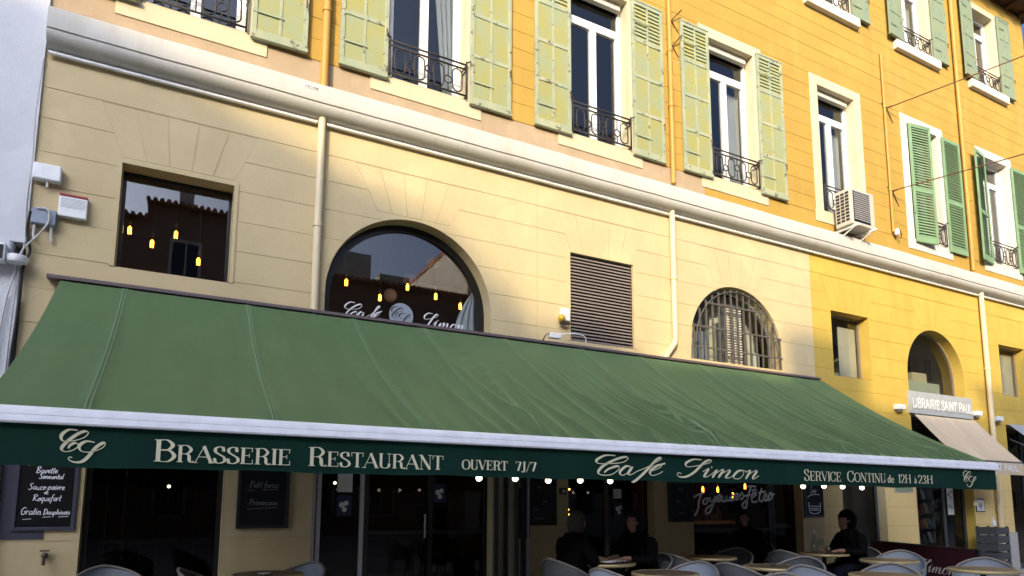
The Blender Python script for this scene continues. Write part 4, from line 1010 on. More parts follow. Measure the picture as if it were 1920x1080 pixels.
opposite('pale house across the square opposite the bookshop', 13.2, 30, 15.4, 'opp_c', 5, rise=.2, blocks=((13.6, 14.6, 15.3, 16.6, .8),))
opposite('long ochre house across the square at its far right end', 30, 78, 14.6, 'opp_b', 4)

# ------------------------------------------------------------------ cafe awning
YB, ZB, ZV = -2.828, 1.985, 1.612
AX0, AX1 = -1.07, 10.38
AWT = (-0.16, 3.60)                              # top edge of the cloth (y,z)
awn = wthing('cafe_awning', 'long dark green folding awning with white front bar and gold lettered valance', 'awning', (4.65, -1.4, 0))
seams = [AX0, -.50, .70, 1.90, 2.80, 3.95, 5.20, 6.25, 7.40, 8.60, 9.62, AX1]
wr = random.Random(3)
wrinkles = [(wr.uniform(3.0, 10.3), wr.uniform(.025, .065), wr.uniform(.25, 1.0), wr.uniform(-.35, .25)) for _ in range(54)] + [(wr.uniform(1.6, 4), wr.uniform(.03, .06), wr.uniform(.15, .3), wr.uniform(-.2, .25)) for _ in range(9)]
def awning_z(x, s):
    """offset normal to the cloth at slope position s (0 wall, 1 bar)"""
    h = -0.115 * math.sin(math.pi * s) * (0.85 + .15 * math.sin(x * 1.15))
    for a, w, amp, sk in wrinkles:
        d = (x - a - sk * (1 - s) * 1.2) / w
        if abs(d) < 3: h += amp * .075 * math.exp(-d * d) * max(0, s - .12) ** 1.2 * min(1, (1 - s) * 14 + .12)
    for c in seams[1:-1]:
        d = (x - c) / .05
        if abs(d) < 4: h += .026 * math.exp(-d * d) * (.3 + s) * min(1, (1 - s) * 14 + .12)
    # gathered puckers near one seam
    d = (x - 3.05 - .25 * s) / .12
    if abs(d) < 3 and s < .6: h += .010 * math.exp(-d * d) * math.sin(s * 75 + x * 18) * math.sin(math.pi * min(1, s / .6))
    return h
def awn_pt(x, s):
    y = AWT[0] + (YB + .02 - AWT[0]) * s; z = AWT[1] + (ZB - .005 - AWT[1]) * s
    l = math.hypot(YB - AWT[0], ZB - AWT[1]); ny, nz = (ZB - AWT[1]) / l, (AWT[0] - YB) / l
    h = awning_z(x, s); return (x, y + ny * h, z + nz * h)
NS = 40
for a, b in zip(seams[:-1], seams[1:]):
    nx = max(8, int((b - a) / .022)); mb = MB()
    for j in range(NS + 1):
        for i in range(nx + 1): mb.v.append(awn_pt(a + (b - a) * i / nx, j / NS))
    for j in range(NS):
        for i in range(nx): mb.f.append((j * (nx + 1) + i, (j + 1) * (nx + 1) + i, (j + 1) * (nx + 1) + i + 1, j * (nx + 1) + i + 1)); mb.mi.append(0)
    fp = wp(mb, 'fabric_panel', 'awn', awn, smooth=True)
    if a > AX0 + .01:
        mb = MB()
        for e in (-.016, .012):
            o0 = len(mb.v)
            for j in range(NS + 1):
                for q in (0, .009): x, y, z = awn_pt(a + e + q, j / NS); mb.v.append((x, y - .002, z + .003))
            for j in range(NS): mb.f.append((o0 + 2 * j, o0 + 2 * j + 2, o0 + 2 * j + 3, o0 + 2 * j + 1)); mb.mi.append(0)
        mb.build('seam', 'awn_seam', fp, smooth=True)
panels_ = [o for o in awn.children if o.name.startswith('fabric_panel')]
for wa_, ww_, am_, sk_ in wrinkles:             # painted highlights: paler strips for the lit ridges of the sharper wrinkles
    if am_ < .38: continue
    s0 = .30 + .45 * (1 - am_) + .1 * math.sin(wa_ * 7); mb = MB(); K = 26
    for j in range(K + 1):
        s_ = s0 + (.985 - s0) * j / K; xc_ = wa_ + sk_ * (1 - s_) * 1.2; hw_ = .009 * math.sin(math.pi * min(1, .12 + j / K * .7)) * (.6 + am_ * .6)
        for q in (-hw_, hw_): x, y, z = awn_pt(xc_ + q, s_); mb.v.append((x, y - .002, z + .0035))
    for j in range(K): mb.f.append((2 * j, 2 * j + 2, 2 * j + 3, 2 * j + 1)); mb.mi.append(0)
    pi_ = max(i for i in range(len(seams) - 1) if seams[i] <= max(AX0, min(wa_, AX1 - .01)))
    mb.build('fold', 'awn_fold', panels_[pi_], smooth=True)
mb = MB()                                       # front bar, rounded aluminium extrusion
pr = [(YB + .03, ZB + .012), (YB + .008, ZB + .011), (YB - .014, ZB + .000), (YB - .030, ZB - .026), (YB - .036, ZB - .046), (YB - .034, ZB - .050), (YB - .050, ZB - .092), (YB - .044, ZB - .104), (YB + .03, ZB - .104)]
n = len(pr); mb.v += [(AX0 - .02, y, z) for y, z in pr] + [(AX1 + .03, y, z) for y, z in pr]
mb.f += [(i, i + n, (i + 1) % n + n, (i + 1) % n) for i in range(n)] + [tuple(range(n))[::-1], tuple(range(n, 2 * n))]; mb.mi += [0] * (n + 2)
wp(mb, 'front_bar', 'bar', awn, smooth='auto')
mb = MB(); nx, nz = 220, 6                      # valance
yv = YB - .006
for j in range(nz + 1):
    for i in range(nx + 1):
        x = AX0 + (AX1 - AX0) * i / nx; s = j / nz
        mb.v.append((x, yv + .007 * s * math.sin(x * 2.1) + .005 * s * math.sin(x * 5.3 + 1), ZB - .10 - s * (ZB - .10 - ZV - .004 * math.sin(x * 3.7) - .003 * math.sin(x * 8.9 + 2))))
for j in range(nz):
    for i in range(nx): mb.f.append((j * (nx + 1) + i, (j + 1) * (nx + 1) + i, (j + 1) * (nx + 1) + i + 1, j * (nx + 1) + i + 1)); mb.mi.append(0)
val = wp(mb, 'valance', 'val', awn, smooth=True)
LY = yv - .016
def letters(fill, name='valance_lettering', mat='gold', y=LY, parent=val):
    ik = Ink(); fill(ik); return ik.mb.build(name, mat, parent, loc=(0, y, 0))
letters(lambda k: k.script(scaled(T_CS, 1, 1, -.5, 1.645), .006, .022))
letters(lambda k: caps(k, 'BRASSERIE', -.085, .825, 1.662, .150, small=.78, thick=.155, thin=.034))
letters(lambda k: caps(k, 'RESTAURANT', .945, 2.04, 1.662, .142, small=.80, thick=.155, thin=.034))
letters(lambda k: caps(k, 'OUVERT', 2.205, 2.640, 1.672, .080, thick=.17, thin=.06))
letters(lambda k: caps(k, '7J/7', 2.715, 2.925, 1.672, .080, thick=.17, thin=.06))
letters(lambda k: k.script(scaled(T_CAFE, 1, 1, 3.573, 1.665), .008, .029))
letters(lambda k: k.script(scaled(T_SIMON, 1, 1, 4.556, 1.662), .008, .029))
letters(lambda k: caps(k, 'SERVICE', 6.41, 7.05, 1.662, .125, small=.86, thick=.135, thin=.04))
letters(lambda k: caps(k, 'CONTINU', 7.155, 7.885, 1.664, .125, small=.86, thick=.135, thin=.04))
letters(lambda k: caps(k, 'de', 7.915, 8.045, 1.666, .095, thick=.15, thin=.05))
letters(lambda k: caps(k, '12H', 8.13, 8.39, 1.667, .105, thick=.135, thin=.04))
letters(lambda k: caps(k, 'a', 8.455, 8.51, 1.667, .095, thick=.15, thin=.05))
letters(lambda k: caps(k, '23H', 8.54, 8.855, 1.667, .105, thick=.135, thin=.04))
letters(lambda k: k.script(scaled(T_CS, 1.2, 1, 9.70, 1.648), .006, .020))
mb = MB()                                       # cassette roof strip on the wall and black roller
pr = [(0.0, 3.70), (-.14, 3.665), (-.15, 3.64), (-.15, 3.625), (-.02, 3.63)]
for a, b in ((AX0 - .12, 4.05), (4.06, AX1 - .02)):
    n = len(pr); q = MB(); q.v += [(a, y, z) for y, z in pr] + [(b, y, z) for y, z in pr]
    q.f += [(i, i + n, (i + 1) % n + n, (i + 1) % n) for i in range(n)] + [tuple(range(n))[::-1], tuple(range(n, 2 * n))]; q.mi += [0] * (n + 2)
    wp(q, 'cover_strip', 'case', awn)
wp(MB().tube([(AX0, -.085, 3.585), (AX1, -.085, 3.585)], .045, 10), 'roller', 'blackmat', awn, smooth='auto')
for x in (AX0 + .05, 1.44, 2.75, 6.9, 7.1, AX1 - .04):
    wp(MB().box(x - .035, x + .035, -.135, -.002, 3.53, 3.60), 'wall_bracket', 'white_plastic', awn, bevel=.006)
for x in (.2, 4.2, 5.1, 9.2):                    # folding arms
    mb = MB(); e = (x + 1.0 if x < 5 else x - 1.0)
    mb.tube([(x, -.12, 3.50), (e, -1.5, 2.60)], .03, 8); mb.tube([(e, -1.5, 2.60), (x, YB + .04, ZB - .05)], .025, 8)
    wp(mb, 'folding_arm', 'bar', awn, smooth='auto')

# string of globe bulbs under the awning, just behind the valance
sl_ = wthing('string_lights', 'string of warm white globe bulbs hanging behind the green valance', 'string lights', (4.6, -2.6, 0))
xs_b = [2.48, 2.845, 3.196, 3.555, 3.908, 6.696, 7.062, 7.405, 7.773]
mb = MB(); mb.tube([(1.9, -2.6, 1.80)] + [(x, -2.6, 1.66) for x in xs_b[:5]] + [(5.3, -2.6, 1.72)] + [(x, -2.6, 1.66) for x in xs_b[5:]] + [(8.6, -2.6, 1.80)], .004, 5)
wp(mb, 'cord', 'cable_b', sl_)
gb = MB().ball((0, 0, 0), .028, 14, 8).mesh('bulb', 'bulb', True)
for i, x in enumerate(xs_b):
    zz = 1.610 + .006 * math.sin(i * 2.2); b = link('bulb', gb, sl_, (x - 4.6, 0, zz))
    MB().tube([(0, 0, .03), (0, 0, .062)], .014, 8).build('bulb_cap', 'blackmat', b)

# ------------------------------------------------------------------ bookshop and far awnings
def slope_awning(name, label, x0, x1, yt, zt, yf, zf, zv, mat, off=0):
    t = wthing(name, label, 'awning', ((x0 + x1) / 2, yf / 2, 0))
    mb = MB(); nx, ns = 40, 14
    for j in range(ns + 1):
        for i in range(nx + 1):
            x = x0 + (x1 - x0) * i / nx; s = j / ns
            mb.v.append((x, yt + (yf - yt) * s, zt + (zf - zt) * s - .03 * math.sin(math.pi * s) + .004 * math.sin(x * 9) * s))
    for j in range(ns):
        for i in range(nx): mb.f.append((j * (nx + 1) + i, (j + 1) * (nx + 1) + i, (j + 1) * (nx + 1) + i + 1, j * (nx + 1) + i + 1)); mb.mi.append(0)
    wp(mb, 'canopy', mat, t, smooth=True)
    wp(MB().tube([(x0, yf, zf - .01), (x1, yf, zf - .01)], .018, 8), 'front_bar', 'darkgrey', t, smooth='auto')
    v = wp(MB().add([(x0, yf - .02, zv), (x1, yf - .02, zv), (x1, yf - .02, zf - .025), (x0, yf - .02, zf - .025)], [(0, 1, 2, 3)]), 'valance', mat, t)
    for x in (x0 + .06, x1 - .06): wp(MB().tube([(x, -.02, zt - .35), (x, yf + .02, zf - .03)], .014, 6), 'arm', 'darkgrey', t)
    return v
v2 = slope_awning('shop_awning', 'beige sloping awning over the bookshop entrance with lettered valance', 13.20, 15.35, -.06, 3.20, -.87, 2.26, 2.00, 'beige_awn')
ink = Ink(); caps(ink, 'LIBRAIRIE ST PAUL', 13.28, 15.12, 2.075, .13, thick=.2, thin=.2, serif=False)
ink.mb.build('valance_lettering', 'white_plastic', v2, loc=(0, -.895, 0))
slope_awning('shop_awning', 'bluish grey awning at the far right past the bookshop pier', 16.70, 18.7, -.03, 3.22, -1.0, 2.35, 2.1, 'grey_awn')

# ------------------------------------------------------------------ downpipes
def downpipe(label, pts, r, mat, collars, group=None):
    t = wthing('downpipe', label, 'pipe', (pts[-1][0], pts[-1][1], 0), group)
    wp(MB().tube(pts, r, 12), 'pipe', mat, t, smooth='auto')
    for z in collars:
        p = pts[0]; wp(MB().lathe([(r + .001, -.03), (r + .010, -.028), (r + .010, .028), (r + .001, .03)], (p[0], p[1], z), 12), 'collar', mat, t, smooth='auto')
        wp(MB().box(p[0] - .012, p[0] + .012, p[1], .01, z - .012, z + .012), 'clamp', mat, t)
downpipe('cream downpipe on the shaded wall between square and arched cafe windows', [(1.45, -.07, 6.20), (1.45, -.07, 3.74), (1.45, -.065, 3.60)], .047, 'pipe_cream', (4.75,))
downpipe('cream downpipe with a bent foot left of the barred arch', [(7.05, -.07, 6.20), (7.05, -.07, 4.02), (7.03, -.07, 3.92), (6.88, -.07, 3.74), (6.83, -.07, 3.66)], .047, 'pipe_cream', (5.0,))
downpipe('pale downpipe on the yellow pier right of the bookshop', [(15.97, -.08, 6.16), (15.97, -.08, 0.3), (15.97, -.10, .1)], .052, 'pipe_cream', (4.4, 2.2, 1.3))
downpipe('orange downpipe on the upper wall left of the second shuttered window', [(1.45, -.08, 14.1), (1.45, -.08, 6.52)], .05, 'pipe_orange', (9.5, 7.6))
downpipe('orange downpipe on the upper wall between second and third shutter pairs', [(7.10, -.07, 14.1), (7.10, -.07, 6.62)], .04, 'pipe_orange', (12, 9.0, 8.0))
downpipe('orange downpipe on the upper wall beside the green louvred shutters', [(15.79, -.07, 14.1), (15.77, -.07, 6.62)], .042, 'pipe_orange', (12.1, 8.3))
downpipe('thin orange cable pipe on the upper wall right of the air conditioner', [(12.98, -.04, 10.95), (12.98, -.04, 6.98)], .026, 'pipe_orange', (9.75, 7.9))
cp = wthing('conduit_pipe', 'thin white conduit running along the underside of the cornice', 'pipe', (9, -.06, 6.0))
for a, b in ((XE + .03, 1.395), (1.505, 6.995), (7.105, 15.91), (16.03, XW)):
    wp(MB().tube([(a, -.05, 6.075), (b, -.05, 6.075)], .021, 10), 'pipe', 'sign_frame', cp, smooth='auto')
    wp(MB().box(a + .05, a + .09, -.055, .0, 6.085, 6.105), 'clip', 'sign_frame', cp)

# ------------------------------------------------------------------ air conditioner on the upper wall
ac = wthing('air_conditioner', 'white air conditioner outdoor unit on brackets below the shutterless window', 'air conditioner', (11.42, -.28, 6.6))
wp(MB().box(11.08, 11.78, -.44, -.10, 6.62, 7.34), 'body', 'ac_beige', ac, bevel=.02)
q = MB()
for i in range(14): q.box(11.16, 11.62, -.462, -.448, 6.72 + i * .042, 6.735 + i * .042)
wp(MB().box(11.15, 11.63, -.446, -.439, 6.68, 7.29), 'fan_opening', 'blackmat', ac)
wp(q, 'fan_grille', 'stone', ac)
for i in range(3):
    for j in range(9): wp(MB().box(11.0745, 11.0795, -.40 + i * .095, -.33 + i * .095, 6.70 + j * .066, 6.745 + j * .066), 'side_vent', 'blackmat', ac)
for x in (11.16, 11.68):
    wp(MB().box(x - .02, x + .02, -.52, -.0, 6.575, 6.615).box(x - .02, x + .02, -.03, .0, 6.40, 6.575).add([(x - .01, -.45, 6.575), (x + .01, -.45, 6.575), (x + .01, -.03, 6.40), (x - .01, -.03, 6.40), (x - .01, -.42, 6.575), (x + .01, -.42, 6.575), (x + .01, -.03, 6.43), (x - .01, -.03, 6.43)], [(0, 1, 2, 3), (4, 7, 6, 5), (0, 4, 5, 1), (0, 3, 7, 4), (1, 5, 6, 2)]), 'bracket', 'sign_frame', ac)
wp(MB().tube([(11.78, -.2, 6.9), (11.9, -.1, 6.8), (11.92, -.03, 6.62)], .02, 6), 'hose', 'cable_w', ac, smooth='auto')

# ------------------------------------------------------------------ small fixtures on the wall
t = wthing('junction_box', 'large white junction box high on the cream wall at left', 'junction box', (-1.27, -.05, 4.65))
wp(MB().box(-1.395, -1.155, -.10, -.002, 4.66, 4.83), 'cover', 'white_plastic', t, bevel=.012); wp(MB().tube([(-1.27, -.06, 4.66), (-1.27, -.05, 4.60)], .012, 6), 'gland', 'white_plastic', t)
t = wthing('alarm_siren', 'white alarm box with red top strip on the cream wall', 'alarm box', (-1.03, -.04, 4.3))
wp(MB().box(-1.157, -.905, -.075, -.002, 4.315, 4.53), 'housing', 'white_plastic', t, bevel=.01); wp(MB().box(-1.155, -.907, -.078, -.004, 4.531, 4.558), 'red_strip', 'red', t, bevel=.006)
q = MB()
for i in range(8): q.box(-1.14, -.922, -.0775, -.0755, 4.41 + i * .0135, 4.416 + i * .0135)
wp(q, 'sounder_slots', 'alu', t)
t = wthing('junction_box', 'blue grey junction box with looping cables at the left corner', 'junction box', (-1.27, -.05, 4.15))
wp(MB().box(-1.375, -1.165, -.09, -.002, 4.19, 4.35), 'cover', 'grey_plastic', t, bevel=.008)
for x in (-1.345, -1.20): wp(MB().tube([(x, -.045, 4.19), (x, -.045, 4.07), (x + .01, -.04, 4.03)], .014, 6), 'conduit_stub', 'cable_w', t, smooth='auto')
tag(MB().tube(catmull([(-1.33, -.10, 4.34), (-1.24, -.12, 4.34), (-1.22, -.11, 4.22), (-1.30, -.09, 4.06), (-1.42, -.07, 3.88), (-1.47, -.07, 3.60), (-1.52, -.08, 3.2), (-1.54, -.08, 2.4), (-1.55, -.08, 0.0)], 6), .009, 6).build('cable', 'cable_w', smooth='auto'), 'off white cable looping down from the blue grey box', 'cable')
tag(MB().tube(catmull([(-1.38, -.09, 4.30), (-1.40, -.05, 4.1), (-1.36, -.05, 3.9), (-1.40, -.06, 3.7), (-1.41, -.06, 3.2), (-1.43, -.06, 2.4), (-1.42, -.06, 0.0)], 6), .014, 6).build('cable', 'cable_b', smooth='auto'), 'thick black cable running down the joint with the white house', 'cable')
tag(MB().tube(catmull([(-1.41, -.03, 6.0), (-1.43, -.03, 5.4), (-1.42, -.03, 4.9), (-1.43, -.04, 4.4), (-1.41, -.05, 4.0), (-1.45, -.05, 3.3), (-1.46, -.06, 2.0), (-1.46, -.06, 0.0)], 5), .006, 5).build('cable', 'cable_w', smooth='auto'), 'thin pale cable along the top of the joint with the white house', 'cable')
t = wthing('floodlight', 'white floodlight with black face on the white house', 'floodlight', (-1.60, -.15, 3.6))
wp(MB().box(-1.80, -1.53, -.20, -.06, 3.72, 3.90), 'housing', 'white_plastic', t, bevel=.01); wp(MB().box(-1.78, -1.545, -.206, -.201, 3.735, 3.875), 'lens', 'black', t)
wp(MB().lathe([(.03, -.05), (.09, -.04), (.10, 0), (.09, .03), (.02, .045)], (-1.45, -.10, 3.78), 16), 'sensor', 'white_plastic', t, smooth='auto')
t = wthing('door_sensor', 'white box with a yellow round cap left of the black louvre grille', 'alarm lamp', (4.97, -.05, 4.05))
wp(MB().box(4.94, 5.075, -.07, -.002, 4.02, 4.21), 'box', 'white_plastic', t, bevel=.01); wp(MB().ball((4.915, -.09, 4.045), .055, 12, 8), 'cap', 'yellowlamp', t, smooth=True); wp(MB().box(4.90, 5.06, -.10, -.05, 3.965, 3.99), 'foot', 'tapmetal', t)
t = wthing('floodlight', 'slim white lamp with a bowed arm on the awning cover below the louvre grille', 'floodlight', (4.9, -.15, 3.7))
wp(MB().box(4.66, 4.84, -.20, -.12, 3.705, 3.78), 'housing', 'white_plastic', t, bevel=.01)
wp(MB().tube(catmull([(4.84, -.16, 3.775), (5.0, -.2, 3.80), (5.18, -.2, 3.80), (5.26, -.18, 3.77), (5.28, -.16, 3.705)], 5), .009, 6), 'arm', 'white_plastic', t, smooth='auto')
wp(MB().tube(catmull([(4.68, -.16, 3.77), (4.60, -.18, 3.74), (4.57, -.15, 3.66)], 5), .007, 6), 'cord', 'cable_b', t, smooth='auto')
for (x, z, lb) in ((12.73, 3.31, 'white cube wall lamp on the yellow pier left of the bookshop'), (15.42, 3.36, 'small white wall lamp right of the bookshop fascia'), (16.24, 3.30, 'white cube wall lamp on the pier by the far right awning')):
    t = wthing('wall_lamp', lb, 'lamp', (x, -.06, z), 'white wall lamps of the shops')
    wp(MB().box(x - .11, x + .11, -.13, -.004, z - .05, z + .05), 'shade', 'white_plastic', t, bevel=.01); wp(MB().box(x - .05, x + .05, -.09, -.004, z - .085, z - .051), 'base', 'alu', t)
# stone number by the far pier
ink = Ink(); hand(ink, 'B', 16.18, 2.86, .07, .014); tag(ink.mb.build('wall_mark', 'opp_a', loc=(0, -.004, 0)), 'dark painted scrawl on the pier below the far wall lamp', 'graffiti')
# insulator and cables
t = wthing('cable_bracket', 'rusty iron cable bracket with white insulator at the foot of the thin cable pipe', 'bracket', (13.03, -.06, 6.9))
wp(MB().lathe([(.02, -.07), (.045, -.06), (.05, .02), (.03, .06), (.012, .07)], (13.02, -.09, 6.97), 10), 'insulator', 'white_plastic', t, smooth='auto'); wp(MB().tube([(13.06, 0, 7.05), (13.10, -.10, 7.02), (13.12, -.12, 6.92), (13.09, -.12, 6.85)], .014, 6), 'hook', 'rust', t)
for (a, b, zc, lb) in (((13.06, -.02, 9.74), (27.8, -22.0, 15.36), .35, 'upper thin cable crossing in front of the second floor windows'), ((13.0, -.02, 7.87), (24.1, -21.95, 10.05), .25, 'lower cable strung out past the green shutters')):
    pts = []
    for i in range(25):
        s = i / 24; pts.append(tuple(a[d] + (b[d] - a[d]) * s - (zc * 4 * s * (1 - s) if d == 2 else 0) for d in range(3)))
    tag(MB().tube(pts, .012, 5).build('cable', 'rust', smooth='auto'), lb, 'cable')
for (z, lb) in ((9.74, 'forked iron bracket holding the upper street cable'), (7.87, 'forked iron bracket holding the lower street cable')):
    tag(MB().tube([(12.93, 0, z + .10), (13.06, -.04, z), (13.30, 0, z - .26)], .010, 5).tube([(13.06, -.04, z), (13.10, -.12, z + .02)], .010, 5).build('cable_bracket', 'rust'), lb, 'bracket')
for (z, lb) in ((9.62, 'upper of two small rusty hooks left of the third shutter pair'), (9.15, 'lower of two small rusty hooks left of the third shutter pair')):
    tag(MB().tube([(7.36, -.10, z + .20), (7.20, -.02, z), (7.36, -.0, z - .16)], .012, 6).build('wall_hook', 'rust'), lb, 'hook')
# pendant bulbs behind the mezzanine glass
fil = MB().tube([(-.012, 0, .0), (-.012, 0, .075), (0, 0, .09), (.012, 0, .075), (.012, 0, 0)], .0075, 6).mesh('filament', 'filament', True)
glb = MB().lathe([(.012, .13), (.016, .105), (.045, .06), (.052, .03), (.040, -.01), (.008, -.028)], (0, 0, 0), 14).mesh('glass_bulb', 'amber', True)
soc = MB().tube([(0, 0, .125), (0, 0, .17)], .016, 8).mesh('socket', 'tapmetal', True)
def pendant(x, y, z, ceil, label, grp):
    t = thing('pendant_lamp', label, 'pendant lamp', (x, y, z), 0, grp)
    link('filament', fil, t); link('glass_bulb', glb, t); link('socket', soc, t)
    MB().tube([(0, 0, .17), (0, 0, ceil - z)], .003, 5).build('cord', 'cable_b', t)
for (x, z), nm in zip([(-.553, 4.49), (-.316, 4.37), (-.073, 4.53), (.187, 4.24)], ('leftmost', 'second', 'third', 'rightmost and lowest')):
    pendant(x, .62, z, 6.04, 'glowing filament bulb in the square window, %s of four from the left' % nm if 'and' not in nm else 'glowing filament bulb in the square window, rightmost and lowest of four', 'filament bulbs in the cafe windows')
for (x, z), nm in zip([(1.978, 4.27), (2.441, 4.13), (2.83, 4.34), (3.251, 4.27), (3.631, 4.18)], ('leftmost', 'second from the left', 'middle and highest', 'second from the right', 'rightmost')):
    pendant(x, .62, z, 6.04, 'glowing filament bulb in the arched window, %s of five' % nm, 'filament bulbs in the cafe windows')
for (x, y, z, r_, lb) in ((3.41, 1.2, 5.055, .11, 'white globe lamp high in the arched window'), (3.05, 1.2, 4.71, .10, 'white globe lamp in the middle of the arched window'), (2.76, 1.2, 4.42, .10, 'white globe lamp low in the arched window')):
    t = thing('globe_lamp', lb, 'lamp', (x, y, z), 0, 'white globe lamps in the cafe')
    MB().ball((0, 0, 0), r_, 18, 12).build('globe', 'paper', t, smooth=True); MB().tube([(0, 0, r_), (0, 0, 6.04 - z)], .004, 5).build('cord', 'cable_b', t)

# ================================================================== GROUND FLOOR UNDER THE AWNING
def framed(o, y, fw, mat, cols, mid=None, name='shop_window', pane='glass_low'):
    mb = MB(); x0, x1, z0, z1 = o.x0 + .005, o.x1 - .005, o.z0 + .0, o.z1 - .005
    edges = [x0 + (x1 - x0) * c for c in cols]
    for e in edges: mb.box(max(x0, e - fw / 2), min(x1, e + fw / 2), y, y + .06, z0, z1)
    for a, b in zip(edges[:-1], edges[1:]):
        a2, b2 = max(x0, a - fw / 2) + fw, min(x1, b + fw / 2) - fw
        a2 = min(x1, a + fw / 2); b2 = max(x0, b - fw / 2)
        mb.box(a2, b2, y + .002, y + .058, z1 - fw, z1); mb.box(a2, b2, y + .002, y + .058, z0, z0 + fw * 2)
        if mid: mb.box(a2, b2, y + .002, y + .058, mid, mid + fw * .7)
    w = mb.build(name, mat, bld)
    for a, b in zip(edges[:-1], edges[1:]):
        MB().box(a + fw / 2 - .002, b - fw / 2 + .002, y + .027, y + .033, z0 + fw, z1 - fw + .003).build('pane', pane, w)
    return w
d1 = framed(low[0], .14, .05, 'black', (0.02, .98))
q = MB()
for i in range(7): q.box(-.55 + i * .17, -.53 + i * .17, .21, .225, 0, 2.65)
q.box(-.7, .55, .226, .24, .95, .975); q.build('security_bars', 'blackmat', bld)
d2 = framed(Rect(1.54, 2.18, 0, 2.7), .10, .05, 'alu', (.04, .14, .96), name='shop_window')
d2b = framed(Rect(2.18, 3.88, 0, 2.7), .16, .06, 'black', (.02, .52, .98), mid=1.0, name='door')
MB().tube([(2.98, .13, .95), (2.98, .13, 1.25)], .012, 6).build('handle', 'alu', d2b)
d3 = framed(low[2], .16, .07, 'black', (.02, .50, .98), name='shop_window')
d4 = framed(Rect(7.37, 9.30, 0, 2.7), .16, .07, 'black', (.02, .98), mid=.95, name='shop_window')
d4b = framed(Rect(9.30, 9.87, 0, 2.7), .16, .09, 'black', (.04, .96), mid=1.0, name='door')
d5 = framed(low[4], .16, .05, 'darkgrey', (.02, .98), name='shop_window')
d6 = framed(Rect(13.17, 15.17, 0, 3.2), .18, .05, 'darkgrey', (.02, .62, .98), name='shop_window')
d7 = framed(low[5], .18, .06, 'darkgrey', (.02, .5, .98), name='shop_window')
# folded glass screen standing out from the wall beside the entrance
scr = wthing('folding_screen', 'folded glass terrace screen of dark posts with pale edges beside the entrance', 'screen', (4.1, -.3, 0))
for x, y, mt, w in ((3.92, -.02, 'darkgrey', .05), (4.02, -.10, 'blackmat', .05), (4.06, -.17, 'alu', .012), (4.13, -.20, 'darkgrey', .05), (4.20, -.26, 'blackmat', .06), (4.245, -.31, 'alu', .014)):
    wp(MB().box(x - w / 2, x + w / 2, y - .02, y + .02, 0, 2.6), 'post', mt, scr)
wp(MB().box(3.95, 4.24, -.32, -.28, 2.6, 2.64), 'top_rail', 'blackmat', scr)
# lettering on the festive window
for part in (T_FETES[:10], T_FETES[10:]):
    ink = Ink(); ink.mono(scaled(part, 1, 1, 7.5, 1.2), .036)
    ink.mb.build('window_lettering', 'chalk', d4, loc=(0, .150, 0))
for (x, z), nm in zip([(8.11, 1.60), (8.45, 1.60), (9.10, 1.665), (8.80, 1.505)], ('leftmost', 'second from the left', 'rightmost', 'lowest')):
    pendant(x, .55, z, 2.9, 'glowing filament bulb behind the Joyeuses Fetes window, %s of four' % nm, 'filament bulbs behind the festive window')
# things inside: counter, brick-brown back wall, shelf, little tree of lights
mb = MB(); mb.box(7.45, 9.25, 1.6, 1.7, 0, 2.6); tag(mb.build('inner_partition', 'brown'), 'reddish brown inner wall behind the festive window', 'wall')
t = wthing('counter_shelf', 'pale wall shelf seen behind the festive window', 'shelf', (8.3, 1.3, 1.0))
wp(MB().box(7.5, 9.2, .9, 1.55, 1.05, 1.10), 'board', 'paper', t); wp(MB().box(7.55, 7.62, 1.0, 1.5, 0, 1.05), 'support', 'brown', t); wp(MB().box(9.1, 9.17, 1.0, 1.5, 0, 1.05), 'support', 'brown', t)
for i, (x, h) in enumerate(((8.75, .22), (8.95, .17), (9.08, .26), (8.55, .15))):
    tag(MB().lathe([(.05, 0), (.06, .02), (.06, h * .6), (.025, h * .75), (.022, h)], (0, 0, 0), 10).build('jar', 'tabletop', loc=(x, 1.2, 1.102), smooth='auto'), ('amber jar on the pale shelf, third from the right', 'short amber jar on the pale shelf, second from the right', 'tallest amber jar on the pale shelf', 'shortest amber jar on the pale shelf')[i], 'jar', 'jars on the cafe shelf')
t = wthing('lit_column', 'gilded column wrapped in small lights inside the dark cafe window', 'decoration', (5.5, 1.0, 0))
wp(MB().lathe([(.10, 0), (.10, .1), (.07, .15), (.06, 1.9), (.10, 2.0), (.10, 2.6)], (5.62, 1.0, 0), 14), 'column', 'tablerim', t, smooth='auto')
for i in range(14):
    a = i * 1.3; wp(MB().ball((5.62 + .085 * math.cos(a), 1.0 + .085 * math.sin(a), .9 + i * .08), .014, 8, 5), 'bulb', 'filament', t, smooth=True)
# light in the far back of the cafe: one visible round lamp over the bar
for (x, y, z, lb) in ((0.05, 3.0, 1.62, 'small white spot lamp deep inside behind the left doorway'), (2.35, 2.5, 1.70, 'small white spot lamp deep inside behind the entrance')):
    t = thing('spot_lamp', lb, 'lamp', (x, y, z)); MB().ball((0, 0, 0), .025, 10, 6).build('bulb', 'bulb', t, smooth=True); MB().tube([(0, 0, .025), (0, 0, 6.04 - z)], .005, 5).build('cord', 'cable_b', t)

